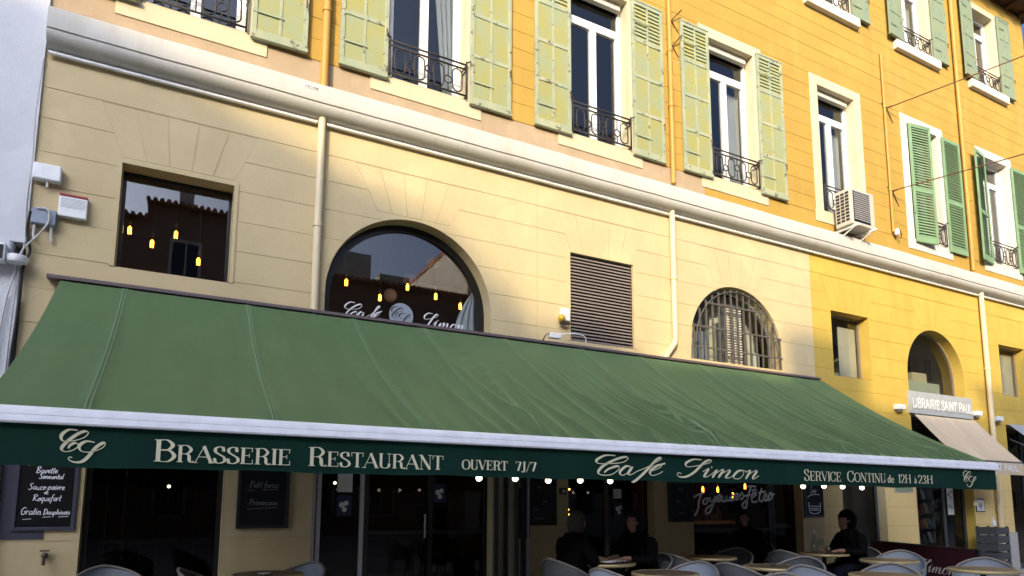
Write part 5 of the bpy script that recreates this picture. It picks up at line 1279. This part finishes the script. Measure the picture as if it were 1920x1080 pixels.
# ------------------------------------------------------------------ blackboards
def blackboard(label, x0, x1, z0, z1, lines, fr='bframe', y=-.035, chalk='chalk', w=.006):
    t = wthing('blackboard', label, 'blackboard', ((x0 + x1) / 2, y, z0), 'menu blackboards on the cafe wall')
    f_ = .035; mb = MB()
    mb.box(x0, x0 + f_, y, y + .03, z0, z1); mb.box(x1 - f_, x1, y, y + .03, z0, z1); mb.box(x0 + f_, x1 - f_, y, y + .03, z0, z0 + f_); mb.box(x0 + f_, x1 - f_, y, y + .03, z1 - f_, z1)
    wp(mb, 'frame', fr, t, bevel=.004)
    b = wp(MB().box(x0 + f_ - .002, x1 - f_ + .002, y + .012, y + .025, z0 + f_ - .002, z1 - f_ + .002), 'slate', 'board', t)
    xc = (x0 + x1) / 2
    for s, dx, z, xh in lines:
        ik = Ink(); hand(ik, s, xc + dx, z, xh, w, (x1 - x0) * .84)
        ik.mb.build('chalk_writing', chalk, b, loc=(0, y + .0115, 0))
    return b
b1 = blackboard('blackboard with bright chalk menu ending in Gratin Dauphinois, leftmost', -1.30, -.776, 1.105, 2.05, [('Bavette', -.01, 1.668, .030), ('Simmental', .03, 1.612, .025), ('Sauce-poivre', 0, 1.505, .030), ('ou', 0, 1.462, .020), ('Roquefort', .01, 1.395, .030), ('Gratin', -.11, 1.262, .034), ('Dauphinois', .10, 1.262, .026)])
ik = Ink(); ik.mono([[(-1.21, 1.215), (-1.14, 1.22)], [(-1.05, 1.235), (-.98, 1.24)], [(-.92, 1.238), (-.84, 1.243)], [(-1.2, 1.742), (-1.08, 1.755)]], .006); ik.mb.build('chalk_underline', 'chalk', b1, loc=(0, -.0235, 0))
tag(MB().box(-1.398, -1.03, -.009, -.002, 1.02, 1.9).build('menu_panel', 'bframe'), 'dark blue panel partly behind the leftmost blackboard', 'panel')
b2 = blackboard('blackboard with faint Petit farcis chalk between the two left doorways', .717, 1.272, 1.10, 2.05, [('Petit farcis', .0, 1.555, .036), ('Provencaux', .0, 1.36, .034)], chalk='chalk_dim', fr='blackmat', w=.005)
ik = Ink(); ik.mono([[(.82, 1.525), (.89, 1.523)], [(.98, 1.528), (1.14, 1.535)], [(.82, 1.315), (1.15, 1.335)]], .005); ik.mb.build('chalk_underline', 'chalk_dim', b2, loc=(0, -.0235, 0))
blackboard('black board with worn chalk right of the glass screen', 4.29, 4.855, 1.095, 2.05, [('ou', 0, 1.60, .03), ('Petit', .1, 1.40, .02), ('Sauce', -.05, 1.30, .02), ('Provencaux', 0, 1.18, .018)], chalk='chalk_dim', fr='blackmat', w=.003)
tag(MB().box(4.27, 4.44, -.009, -.002, .93, 1.6).build('menu_panel', 'blackmat'), 'black panel partly behind the blackboard right of the glass screen', 'panel')
blackboard('black board with dim chalk on the pier left of the festive window', 6.86, 7.36, 1.12, 2.05, [('Petit', 0, 1.60, .03), ('Pain', -.05, 1.42, .02), ('mer', .05, 1.35, .02), ('Thon', .0, 1.25, .02)], chalk='chalk_dim', fr='blackmat', w=.003) if False else blackboard('black board with dim chalk on the pier left of the festive window', 6.86, 7.36, 1.12, 2.05, [('Petit', 0, 1.60, .03), ('Poivre', -.05, 1.42, .02), ('ou', .05, 1.35, .02), ('Pannais', .0, 1.25, .02)], chalk='chalk_dim', fr='blackmat', w=.003)
b4 = blackboard('blue framed blackboard with chalk lettering and a chalk drawing right of the black door', 9.90, 10.39, 1.175, 2.05, [('Soir', .0, 1.60, .055)], w=.007)
ik = Ink(); ik.mono([[(9.98, 1.52), (10.1, 1.57), (10.3, 1.575)], [(10.02, 1.44), (10.04, 1.26), (10.28, 1.26), (10.31, 1.43)], [(10.03, 1.37), (10.29, 1.37)], [(10.05, 1.33), (10.27, 1.33)], [(10.05, 1.30), (10.27, 1.30)]], .016); ik.mb.build('chalk_drawing', 'chalk', b4, loc=(0, -.0235, 0))

# ------------------------------------------------------------------ small things on walls and glass
t = wthing('water_tap', 'old brass water tap on the cream wall below the leftmost blackboard', 'tap', (-1.0, -.04, .8))
wp(MB().tube([(-1.0, 0, .86), (-1.0, -.07, .86), (-1.0, -.10, .84), (-1.0, -.105, .775)], .016, 8), 'spout', 'tapmetal', t, smooth='auto'); wp(MB().ball((-1.0, -.06, .865), .032, 10, 7), 'valve', 'tapmetal', t, smooth=True); wp(MB().box(-1.04, -.96, -.07, -.05, .905, .918), 'handle', 'tapmetal', t)
def sheet(name, label, cat, x0, x1, z0, z1, y, mat, dots=None, frame=None, grp=None):
    t = wthing(name, label, cat, ((x0 + x1) / 2, y, z0), grp)
    wp(MB().box(x0, x1, y - .004, y, z0, z1), 'sheet', mat, t)
    if frame: wp(MB().box(x0 - .02, x1 + .02, y + .0005, y + .012, z0 - .02, z1 + .02), 'backing', frame, t)
    for i, (dx, dz, r_, mt) in enumerate(dots or ()):
        wp(MB().prism([(x0 + dx + r_ * math.cos(2 * math.pi * k / 16), z0 + dz + r_ * math.sin(2 * math.pi * k / 16)) for k in range(16)], y - .0055 - .0004 * i, y - .0042), 'print', mt, t)
    return t
D3 = ((.06, .13, .035, 'paper'), (.11, .15, .03, 'paper'), (.09, .075, .03, 'paper'))
sheet('notice', 'white paper notice on the glass left of the entrance', 'notice', 1.85, 2.03, 1.52, 1.76, .12, 'paper')
sheet('poster', 'navy poster with three white discs on the glass left of the entrance', 'poster', 1.85, 2.03, 1.235, 1.48, .12, 'poster', D3)
sheet('poster', 'navy poster with white discs on the dark entrance door', 'poster', 3.095, 3.265, 1.40, 1.64, .155, 'poster', D3)
sheet('notice', 'pale paper notice on the dark window behind the two guests', 'notice', 5.955, 6.10, 1.475, 1.615, .155, 'paper')
sheet('poster', 'dark poster with white discs on the window behind the two guests', 'poster', 5.965, 6.125, 1.19, 1.41, .155, 'poster', D3)
sheet('sign', 'small black sign with a white symbol on the pier left of the dark cafe window', 'sign', 4.91, 5.03, 1.52, 1.61, -.004, 'black', ((.075, .045, .025, 'paper'), (.075, .035, .012, 'black')))
sheet('plaque', 'bronze green plaque high on the cream pier left of the bookshop', 'plaque', 12.50, 13.05, 1.66, 1.76, -.012, 'shut_old', frame='stone')
sheet('notice', 'white framed notice on the yellow pier right of the bookshop', 'notice', 15.22, 15.50, 1.28, 1.52, -.014, 'paper', ((.14, .11, .06, 'chairmesh'),), frame='blackmat')

# ------------------------------------------------------------------ bookshop display
t = wthing('book_display', 'grey book shelves behind the bookshop window', 'shelves', (13.9, .5, 0))
for z in (.32, .62, .92, 1.22, 1.52, 1.82): wp(MB().box(13.22, 14.30, .35, .62, z - .02, z), 'shelf_board', 'darkgrey', t)
for x in (13.20, 13.75, 14.30): wp(MB().box(x, x + .02, .35, .62, 0, 2.4), 'upright', 'alu', t)
bcols = [plain('book_cover_%d' % i, c, .5) for i, c in enumerate([(.5, .48, .42), (.35, .08, .05), (.06, .12, .22), (.08, .2, .09), (.45, .32, .12), (.6, .6, .6), (.12, .12, .13)])]
br = random.Random(5)
ORD = ['leftmost', 'second', 'third', 'fourth', 'fifth', 'sixth', 'seventh', 'eighth', 'ninth', 'tenth']
SHELF = ['lowest', 'second lowest', 'second highest', 'highest']
for si, z in enumerate((.62, .92, 1.22, 1.52)):
    x = 13.24; n_b = 0
    while x < 14.25:
        w = br.uniform(.09, .14); h = br.uniform(.17, .24)
        if not (13.73 < x + w and x < 13.78):
            bk = MB().box(0, w, 0, .025, 0, h).box(.006, w + .002, .004, .021, .004, h - .004).build('book', br.choice(bcols), loc=(x, .38 + br.uniform(0, .08), z + .002), rot=(R(-14), 0, R(br.uniform(-8, 8))))
            tag(bk, '%s book from the left on the %s filled shelf in the bookshop window' % (ORD[n_b], SHELF[si]), 'book', 'books in the bookshop window'); n_b += 1
        x += w + br.uniform(.012, .04)
sheet('poster', 'tall white poster with print on the bookshop door glass', 'poster', 14.50, 14.72, 1.20, 1.78, .175, 'paper', ((.06, .42, .03, 'black'), (.14, .48, .025, 'black'), (.14, .36, .03, 'grey_plastic'), (.06, .18, .04, 'grey_plastic'), (.14, .15, .04, 'chairmesh')))
for i, (x, z, mt, lb) in enumerate(((14.32, 1.35, 'grey_plastic', 'blue card, upper of two blue and green cards in the bookshop window'), (14.33, 1.08, 'shut_green', 'green card, lower of two cards in the bookshop window'))):
    sheet('card', lb, 'card', x, x + .14, z, z + .17, .34, mt)
t = wthing('wall_spotlight', 'beige spotlight on an arm reaching across the bookshop door', 'spotlight', (15.15, -.2, 1.4))
wp(MB().tube([(15.2, -.02, 1.52), (14.95, -.14, 1.47)], .022, 8), 'arm', 'beige_awn', t, smooth='auto'); wp(MB().tube([(14.95, -.14, 1.47), (14.80, -.22, 1.43)], [.03, .045], 10), 'head', 'beige_awn', t, smooth='auto')
t = wthing('soap_dispenser', 'white pump bottle on the grey stand by the bookshop door', 'bottle', (14.95, -.45, .98))
wp(MB().lathe([(.035, 0), (.038, .01), (.038, .09), (.015, .11), (.012, .13)], (14.95, -.45, .985), 12), 'bottle', 'white_plastic', t, smooth='auto'); wp(MB().tube([(14.95, -.45, 1.11), (14.95, -.45, 1.15), (14.91, -.45, 1.15)], .008, 6), 'pump', 'white_plastic', t)
t = wthing('display_stand', 'grey slatted book crate stand by the bookshop door', 'stand', (14.95, -.4, 0))
for i in range(5): wp(MB().box(14.70, 15.15, -.62, -.22, .16 + i * .165, .30 + i * .165), 'slat', 'darkgrey', t, bevel=.005)
for x in (14.73, 15.12):
    for y in (-.59, -.25): wp(MB().box(x - .02, x + .02, y - .02, y + .02, 0, .98), 'leg', 'blackmat', t)

# ------------------------------------------------------------------ maroon terrace barrier
bx0, by0, bx1, by1 = 10.85, -.58, 9.84, -2.81
ang = math.atan2(by1 - by0, bx1 - bx0); ln = math.hypot(bx1 - bx0, by1 - by0)
bar_ = thing('terrace_barrier', 'maroon canvas terrace barrier with white script at the right end', 'barrier', (bx0, by0, 0), ang)
MB().box(.04, ln - .04, -.012, .012, .06, .775).build('canvas', 'maroon', bar_)
MB().tube([(0, 0, .785), (ln, 0, .785)], .014, 8).build('top_rail', 'blackmat', bar_, smooth='auto')
for x in (0, ln): MB().box(x - .02, x + .02, -.02, .02, 0, .80).build('post', 'blackmat', bar_); MB().box(x - .03, x + .03, -.2, .2, .0, .015).build('foot', 'blackmat', bar_)
ink = Ink(); ink.script(scaled(T_SIMON, .72, 1.0, 1.18, .40), .008, .026)
ink.mb.build('barrier_lettering', 'sign_frame', bar_, loc=(0, -.014, 0))

# ------------------------------------------------------------------ tables and chairs
def make_table(label, x, y, top='tabletop', r_=.31):
    t = thing('bistro_table', label, 'table', (x, y, 0), 0, 'round bistro tables on the terrace')
    link('table_top', cached(('tt', r_, top), lambda: MB().lathe([(.0, .722), (r_ - .012, .722), (r_ - .012, .752), (.0, .752)], n=40, cap=False).mesh('table_top', top)), t)
    link('rim', cached(('tr', r_), lambda: MB().lathe([(r_ - .012, .720), (r_, .724), (r_ + .002, .738), (r_, .750), (r_ - .012, .754), (r_ - .0125, .72)], n=40, cap=False).mesh('rim', 'tablerim', True)), t)
    link('column', cached('tc', lambda: MB().tube([(0, 0, .03), (0, 0, .72)], .028, 12).lathe([(.10, .70), (.10, .721)], n=12).mesh('column', 'blackmat', 'auto')), t)
    link('base', cached('tb', lambda: MB().box(-.28, .28, -.035, .035, 0, .03).box(-.035, .035, -.28, .28, .001, .031).mesh('base', 'blackmat', bevel=.006)), t)
    return t
tables = [('round brass edged table at the far right in front of the maroon barrier', 7.388, -4.131), ('round table with brass edge left of the maroon barrier', 7.589, -3.014), ('round table at the bottom edge below the maroon barrier', 5.92, -4.07),
          ('round table with a water carafe in front of the hooded guest', 7.877, -1.921), ('round table with a small glass below the festive window', 5.68, -3.016), ('dark round table against the festive window', 6.0, -1.765),
          ('round table at the bottom edge left of the festive window', 4.20, -3.04), ('round table set with dishes between two seated guests', 4.36, -1.90), ('brown round table at lower left below the second blackboard', .87, -1.58)]
for lb, x, y in tables: make_table(lb, x, y)

def chair_parts():
    th0 = R(118); N_, rows = 36, 8
    def rim(t):      # t in -1..1 round the tub
        a = t * th0; e = abs(t)
        hgt = .815 - .24 * e ** 1.5
        return (-.27 * math.cos(a) + .015, .285 * math.sin(a), hgt)
    def seat_edge(t):
        a = t * th0; return (-.20 * math.cos(a) + .02, .225 * math.sin(a), .45)
    mb = MB()
    for j in range(rows + 1):
        s = j / rows
        for i in range(N_ + 1):
            t = -1 + 2 * i / N_; a, b = seat_edge(t), rim(t)
            bul = .03 * math.sin(math.pi * s)
            p = [a[d] + (b[d] - a[d]) * s for d in range(3)]; l = math.hypot(p[0], p[1]) or 1
            mb.v.append((p[0] + p[0] / l * bul, p[1] + p[1] / l * bul, p[2]))
    for j in range(rows):
        for i in range(N_): mb.f.append((j * (N_ + 1) + i, j * (N_ + 1) + i + 1, (j + 1) * (N_ + 1) + i + 1, (j + 1) * (N_ + 1) + i)); mb.mi.append(0)
    rimm = MB().tube([rim(-1 + 2 * i / N_) for i in range(N_ + 1)], .013, 8)
    seat = MB().lathe([(0, .43), (.20, .43), (.225, .44), (.225, .462), (.20, .47), (0, .475)], (.03, 0, 0), 24, cap=False)
    legs = []
    for sx, sy in ((.17, .17), (.17, -.17), (-.14, .17), (-.14, -.17)):
        legs.append(MB().tube([(sx, sy, .44), (sx * 1.35, sy * 1.3, 0.0)], [.014, .011], 8))
    return mb, rimm, seat, legs
_c = chair_parts()
CH = {}
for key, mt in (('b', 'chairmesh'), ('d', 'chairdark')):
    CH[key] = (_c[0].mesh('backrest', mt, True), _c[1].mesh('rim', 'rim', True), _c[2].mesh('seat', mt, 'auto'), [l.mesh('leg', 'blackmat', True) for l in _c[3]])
def chair(label, x, y, facing, key='b'):
    t = thing('terrace_chair', label, 'chair', (x, y, 0), R(facing), 'tub chairs on the cafe terrace')
    m = CH[key]; link('backrest', m[0], t); link('rim', m[1], t); link('seat', m[2], t)
    for l in m[3]: link('leg', l, t)
    return t
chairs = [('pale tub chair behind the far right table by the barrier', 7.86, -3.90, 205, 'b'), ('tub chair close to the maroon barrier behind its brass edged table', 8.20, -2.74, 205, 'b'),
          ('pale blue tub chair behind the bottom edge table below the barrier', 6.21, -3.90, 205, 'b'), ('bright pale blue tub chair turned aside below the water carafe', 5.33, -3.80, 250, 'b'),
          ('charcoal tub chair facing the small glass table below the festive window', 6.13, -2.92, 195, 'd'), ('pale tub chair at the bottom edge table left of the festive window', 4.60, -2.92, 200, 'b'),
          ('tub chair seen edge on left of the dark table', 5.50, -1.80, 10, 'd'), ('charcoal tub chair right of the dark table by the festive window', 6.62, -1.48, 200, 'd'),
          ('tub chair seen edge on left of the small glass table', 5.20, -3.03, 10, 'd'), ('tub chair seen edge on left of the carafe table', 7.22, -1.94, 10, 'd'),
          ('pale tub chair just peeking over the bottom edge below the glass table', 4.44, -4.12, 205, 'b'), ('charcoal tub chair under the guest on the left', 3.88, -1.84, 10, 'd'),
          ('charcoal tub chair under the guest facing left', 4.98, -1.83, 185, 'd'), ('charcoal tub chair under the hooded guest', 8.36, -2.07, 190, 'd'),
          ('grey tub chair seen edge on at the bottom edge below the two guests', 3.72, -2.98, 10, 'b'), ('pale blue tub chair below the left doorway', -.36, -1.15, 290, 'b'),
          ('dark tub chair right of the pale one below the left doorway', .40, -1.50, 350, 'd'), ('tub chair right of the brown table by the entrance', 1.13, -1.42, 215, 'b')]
for c in chairs: chair(*c)

def tumbler(label, x, y, h=.09, r_=.035, name='glass'):
    t = thing(name, label, 'glass', (x, y, .755)); MB().lathe([(.001, .004), (r_ * .8, .004), (r_, h), (r_ - .003, h), (r_ * .8 - .003, .01), (.001, .01)], n=16, cap=False).build('tumbler', 'tableglass', t, smooth='auto'); return t
t = thing('water_carafe', 'clear glass water carafe on the table of the hooded guest', 'carafe', (7.75, -1.88, .755))
MB().lathe([(.001, .002), (.04, .002), (.042, .02), (.042, .14), (.018, .20), (.016, .26), (.013, .26), (.015, .20), (.038, .14), (.038, .012), (.001, .012)], n=18, cap=False).build('flask', 'tableglass', t, smooth='auto'); MB().tube([(0, 0, .255), (0, 0, .285)], .014, 8).build('stopper', 'white_plastic', t)
tumbler('clear tumbler right of the water carafe', 7.93, -1.95); tumbler('clear tumbler on the small table below the festive window', 5.62, -3.05); tumbler('clear tumbler at the edge of the bottom left table', 4.28, -2.96)
def wineglass(label, x, y):
    t = thing('wine_glass', label, 'glass', (x, y, .755)); MB().lathe([(.001, .001), (.032, .002), (.005, .008), (.004, .07), (.03, .10), (.036, .135), (.030, .175), (.028, .175), (.034, .135), (.028, .103), (.001, .08)], n=16, cap=False).build('bowl', 'tableglass', t, smooth='auto')
wineglass('wine glass in front of the hooded guest', 7.98, -1.80)
wineglass('stemmed glass on the table between the two guests', 4.42, -1.82)
for i, (x, y, lb) in enumerate(((4.28, -2.02, 'white plate on the table between the two guests, nearer the camera'), (4.47, -1.95, 'white plate on the table between the two guests, right of the other'))):
    t = thing('plate', lb, 'plate', (x, y, .755)); MB().lathe([(.001, .002), (.06, .002), (.10, .016), (.10, .02), (.06, .008), (.001, .008)], n=24, cap=False).build('dish', 'white_plastic', t, smooth='auto')
t = thing('water_bottle', 'tall glass bottle on the table between the two guests', 'bottle', (4.38, -1.88, .755)); MB().lathe([(.001, .002), (.036, .002), (.037, .15), (.015, .21), (.013, .27), (.001, .27)], n=16, cap=False).build('bottle', 'tableglass', t, smooth='auto')
t = thing('plate', 'small pale saucer with a spoon on the table at lower left', 'plate', (.83, -1.66, .755)); MB().lathe([(.001, .002), (.04, .002), (.06, .01), (.06, .013), (.001, .006)], n=20, cap=False).build('dish', 'white_plastic', t, smooth='auto')

# ------------------------------------------------------------------ people
def head_mesh(mb, c, tilt=0.0, mi=0, s=1.0):
    n, m = 20, 16; o = len(mb.v)
    for j in range(m + 1):
        ph = math.pi * j / m; z = math.cos(ph); rr = math.sin(ph)
        for i in range(n):
            th = 2 * math.pi * i / n; x = rr * math.cos(th); y = rr * math.sin(th)
            X, Y, Z = x * .098, y * .076, z * .118
            if z < -.1: X *= 1 - .25 * (-z - .1); Y *= 1 - .40 * (-z - .1)
            if x > .2 and z < -.55: X += .018
            f = max(0, 1 - (abs(y) / .20) ** 2) if x > 0 else 0
            if x > .5: X += f * .026 * max(0, 1 - abs(z + .18) / .26)            # nose
            if x > .4: X -= .010 * max(0, 1 - abs(abs(y) - .36) / .18) * max(0, 1 - abs(z - .08) / .18)   # eye sockets
            if x > .5: X += .006 * max(0, 1 - abs(z + .50) / .08) * max(0, 1 - abs(y) / .35)             # lips
            if x > .4: X += .006 * max(0, 1 - abs(z - .24) / .12)
            ca, sa = math.cos(tilt), math.sin(tilt)
            mb.v.append((c[0] + s * (X * ca + Z * sa), c[1] + s * Y, c[2] + s * (Z * ca - X * sa)))
    for j in range(m):
        for i in range(n): mb.f.append((o + j * n + i, o + (j + 1) * n + i, o + (j + 1) * n + (i + 1) % n, o + j * n + (i + 1) % n)); mb.mi.append(mi)
    for sgn in (-1, 1): mb.ball((c[0] - .005, c[1] + sgn * .075 * s, c[2] - .005), .028 * s, 8, 6, mi, .6, .35, 1)
    for sgn in (-1, 1): mb.ball((c[0] + .074 * s, c[1] + sgn * .029 * s, c[2] + .008), .012 * s, 8, 6, 3, .7, 1, .7)

def person(label, loc, rz, hair, hood=False, lean=.08, arms=((.30, .12, .80), (.30, -.12, .80)), tilt=.12):
    root = thing('person', label, 'person', loc, R(rz))
    V, E, RR = [], [], []
    def v(p, r_, par=None):
        V.append(p); RR.append(r_); i = len(V) - 1
        if par is not None: E.append((par, i))
        return i
    pe = v((0, 0, .56), .15); wa = v((lean * .3, 0, .72), .17, pe); ch = v((lean * .8, 0, .88), .185, wa); nb_ = v((lean, 0, 1.01), .075, ch); v((lean + .02, 0, 1.08), .055, nb_)
    hands = []
    for s, hnd in ((1, arms[0]), (-1, arms[1])):
        sh = v((lean * .8, s * .19, .955), .085, ch); el = v((lean + .06, s * .27, .76), .070, sh)
        wr_ = v((hnd[0] + lean - .09, hnd[1] + s * .02, hnd[2]), .036, el); pa = v((hnd[0] + lean, hnd[1], hnd[2]), .030, wr_)
        hands.append((pa, hnd))
        for k, (dy, l) in enumerate(((-.030, .060), (-.010, .075), (.010, .072), (.028, .058))):
            a = v((hnd[0] + lean + .04, hnd[1] + dy, hnd[2] + .006), .0095, pa); b = v((hnd[0] + lean + .04 + l * .55, hnd[1] + dy * 1.1, hnd[2] - .004), .0085, a); v((hnd[0] + lean + .04 + l, hnd[1] + dy * 1.1, hnd[2] - .022), .0075, b)
        a = v((hnd[0] + lean + .005, hnd[1] - s * .038, hnd[2] - .004), .011, pa); v((hnd[0] + lean + .045, hnd[1] - s * .052, hnd[2] - .012), .009, a)
        hp = v((.05, s * .095, .54), .115, pe); kn = v((.43, s * .12, .53), .078, hp); an = v((.40, s * .12, .11), .050, kn); v((.53, s * .125, .045), .042, an)
    me = bpy.data.meshes.new('body_tmp'); me.from_pydata(V, E, [])
    ob = bpy.data.objects.new('body_tmp', me); COL.objects.link(ob)
    sk = ob.modifiers.new('skin', 'SKIN'); sk.use_smooth_shade = True
    for i, d in enumerate(me.skin_vertices[0].data): d.radius = (RR[i], RR[i]); d.use_root = (i == 0)
    sb = ob.modifiers.new('sub', 'SUBSURF'); sb.levels = 2; sb.render_levels = 2
    dg = bpy.context.evaluated_depsgraph_get(); ev_ = ob.evaluated_get(dg); bm_ = bpy.data.meshes.new_from_object(ev_)
    mb = MB(); mb.v = [tuple(q.co) for q in bm_.vertices]; mb.f = [tuple(p.vertices) for p in bm_.polygons]; mb.mi = []
    for p in bm_.polygons:
        c = p.center
        skin = c.z > 1.035 or any((c - Vector((h[0] + lean, h[1], h[2]))).length < .115 and c.x > h[0] + lean - .055 for _, h in hands)
        mb.mi.append(2 if skin else (1 if (c.z < .50 and c.x > -.05) or (c.z < .66 and c.x > .22) else 0))
    bpy.data.objects.remove(ob); bpy.data.meshes.remove(bm_)
    hc = (lean + .055, 0, 1.165)
    head_mesh(mb, hc, tilt, 2, 1.0)
    mb.build('body', ['coat', 'jean', 'skin', 'eye'], root, smooth=True)
    # hair or hood: cap over the back and top of the skull
    hm = MB(); n, m = 20, 12
    R0 = 1.20 if not hood else 1.34
    for j in range(m + 1):
        ph = (math.pi * .80) * j / m
        for i in range(n):
            th = 2 * math.pi * i / n; x, y, z = math.sin(ph) * math.cos(th), math.sin(ph) * math.sin(th), math.cos(ph)
            front = max(0, x); lim = (.35 if not hood else -.6)
            k = 1.0 if (z > lim or x < .15) else .86
            if hood and z < .5 and x > .35: k = .98
            wob = 1 + .03 * math.sin(9 * th + 4 * ph)
            X, Y, Z = x * .100 * R0 * k * wob, y * .080 * R0 * k * wob, z * .120 * R0 * (1.0 if not hood else 1.02)
            hm.v.append((hc[0] - (.012 if not hood else .025) + X, Y, hc[2] + .008 + Z))
    for j in range(m):
        for i in range(n):
            th = 2 * math.pi * (i + .5) / n; ph = math.pi * .80 * (j + .5) / m; x, z = math.sin(ph) * math.cos(th), math.cos(ph)
            if x > .45 and z < (.45 if not hood else .38): continue
            hm.f.append((j * n + i, (j + 1) * n + i, (j + 1) * n + (i + 1) % n, j * n + (i + 1) % n)); hm.mi.append(0)
    hm.build('hood' if hood else 'hair', 'coat' if hood else hair, root, smooth=True)
    cl = MB().lathe([(.15, .95), (.135, 1.0), (.105, 1.06), (.095, 1.075), (.08, 1.05)], (lean + .0, 0, 0), 18, cap=False)
    cl.build('collar', 'coat', root, smooth=True)
    return root
person('person in a dark coat with grey hair seated left of the set table', (3.90, -1.83, 0), 8, 'hair_grey', arms=((.30, .10, .79), (.27, -.13, .79)))
person('person in black leaning on the table, facing left', (4.95, -1.82, 0), 186, 'hair_dark', lean=.10, arms=((.33, .12, .79), (.28, -.10, .79)), tilt=.25)
person('person in a black hooded coat seated at the carafe table', (8.32, -2.07, 0), 168, 'hair_dark', hood=True, arms=((.30, .13, .79), (.28, -.12, .79)), tilt=.2)
person('dark silhouetted person seated against the festive window', (7.95, -.62, 0), 190, 'hair_dark', arms=((.28, .10, .62), (.28, -.10, .62)))
chair('charcoal tub chair under the silhouetted guest by the festive window', 8.0, -.62, 190, 'd')
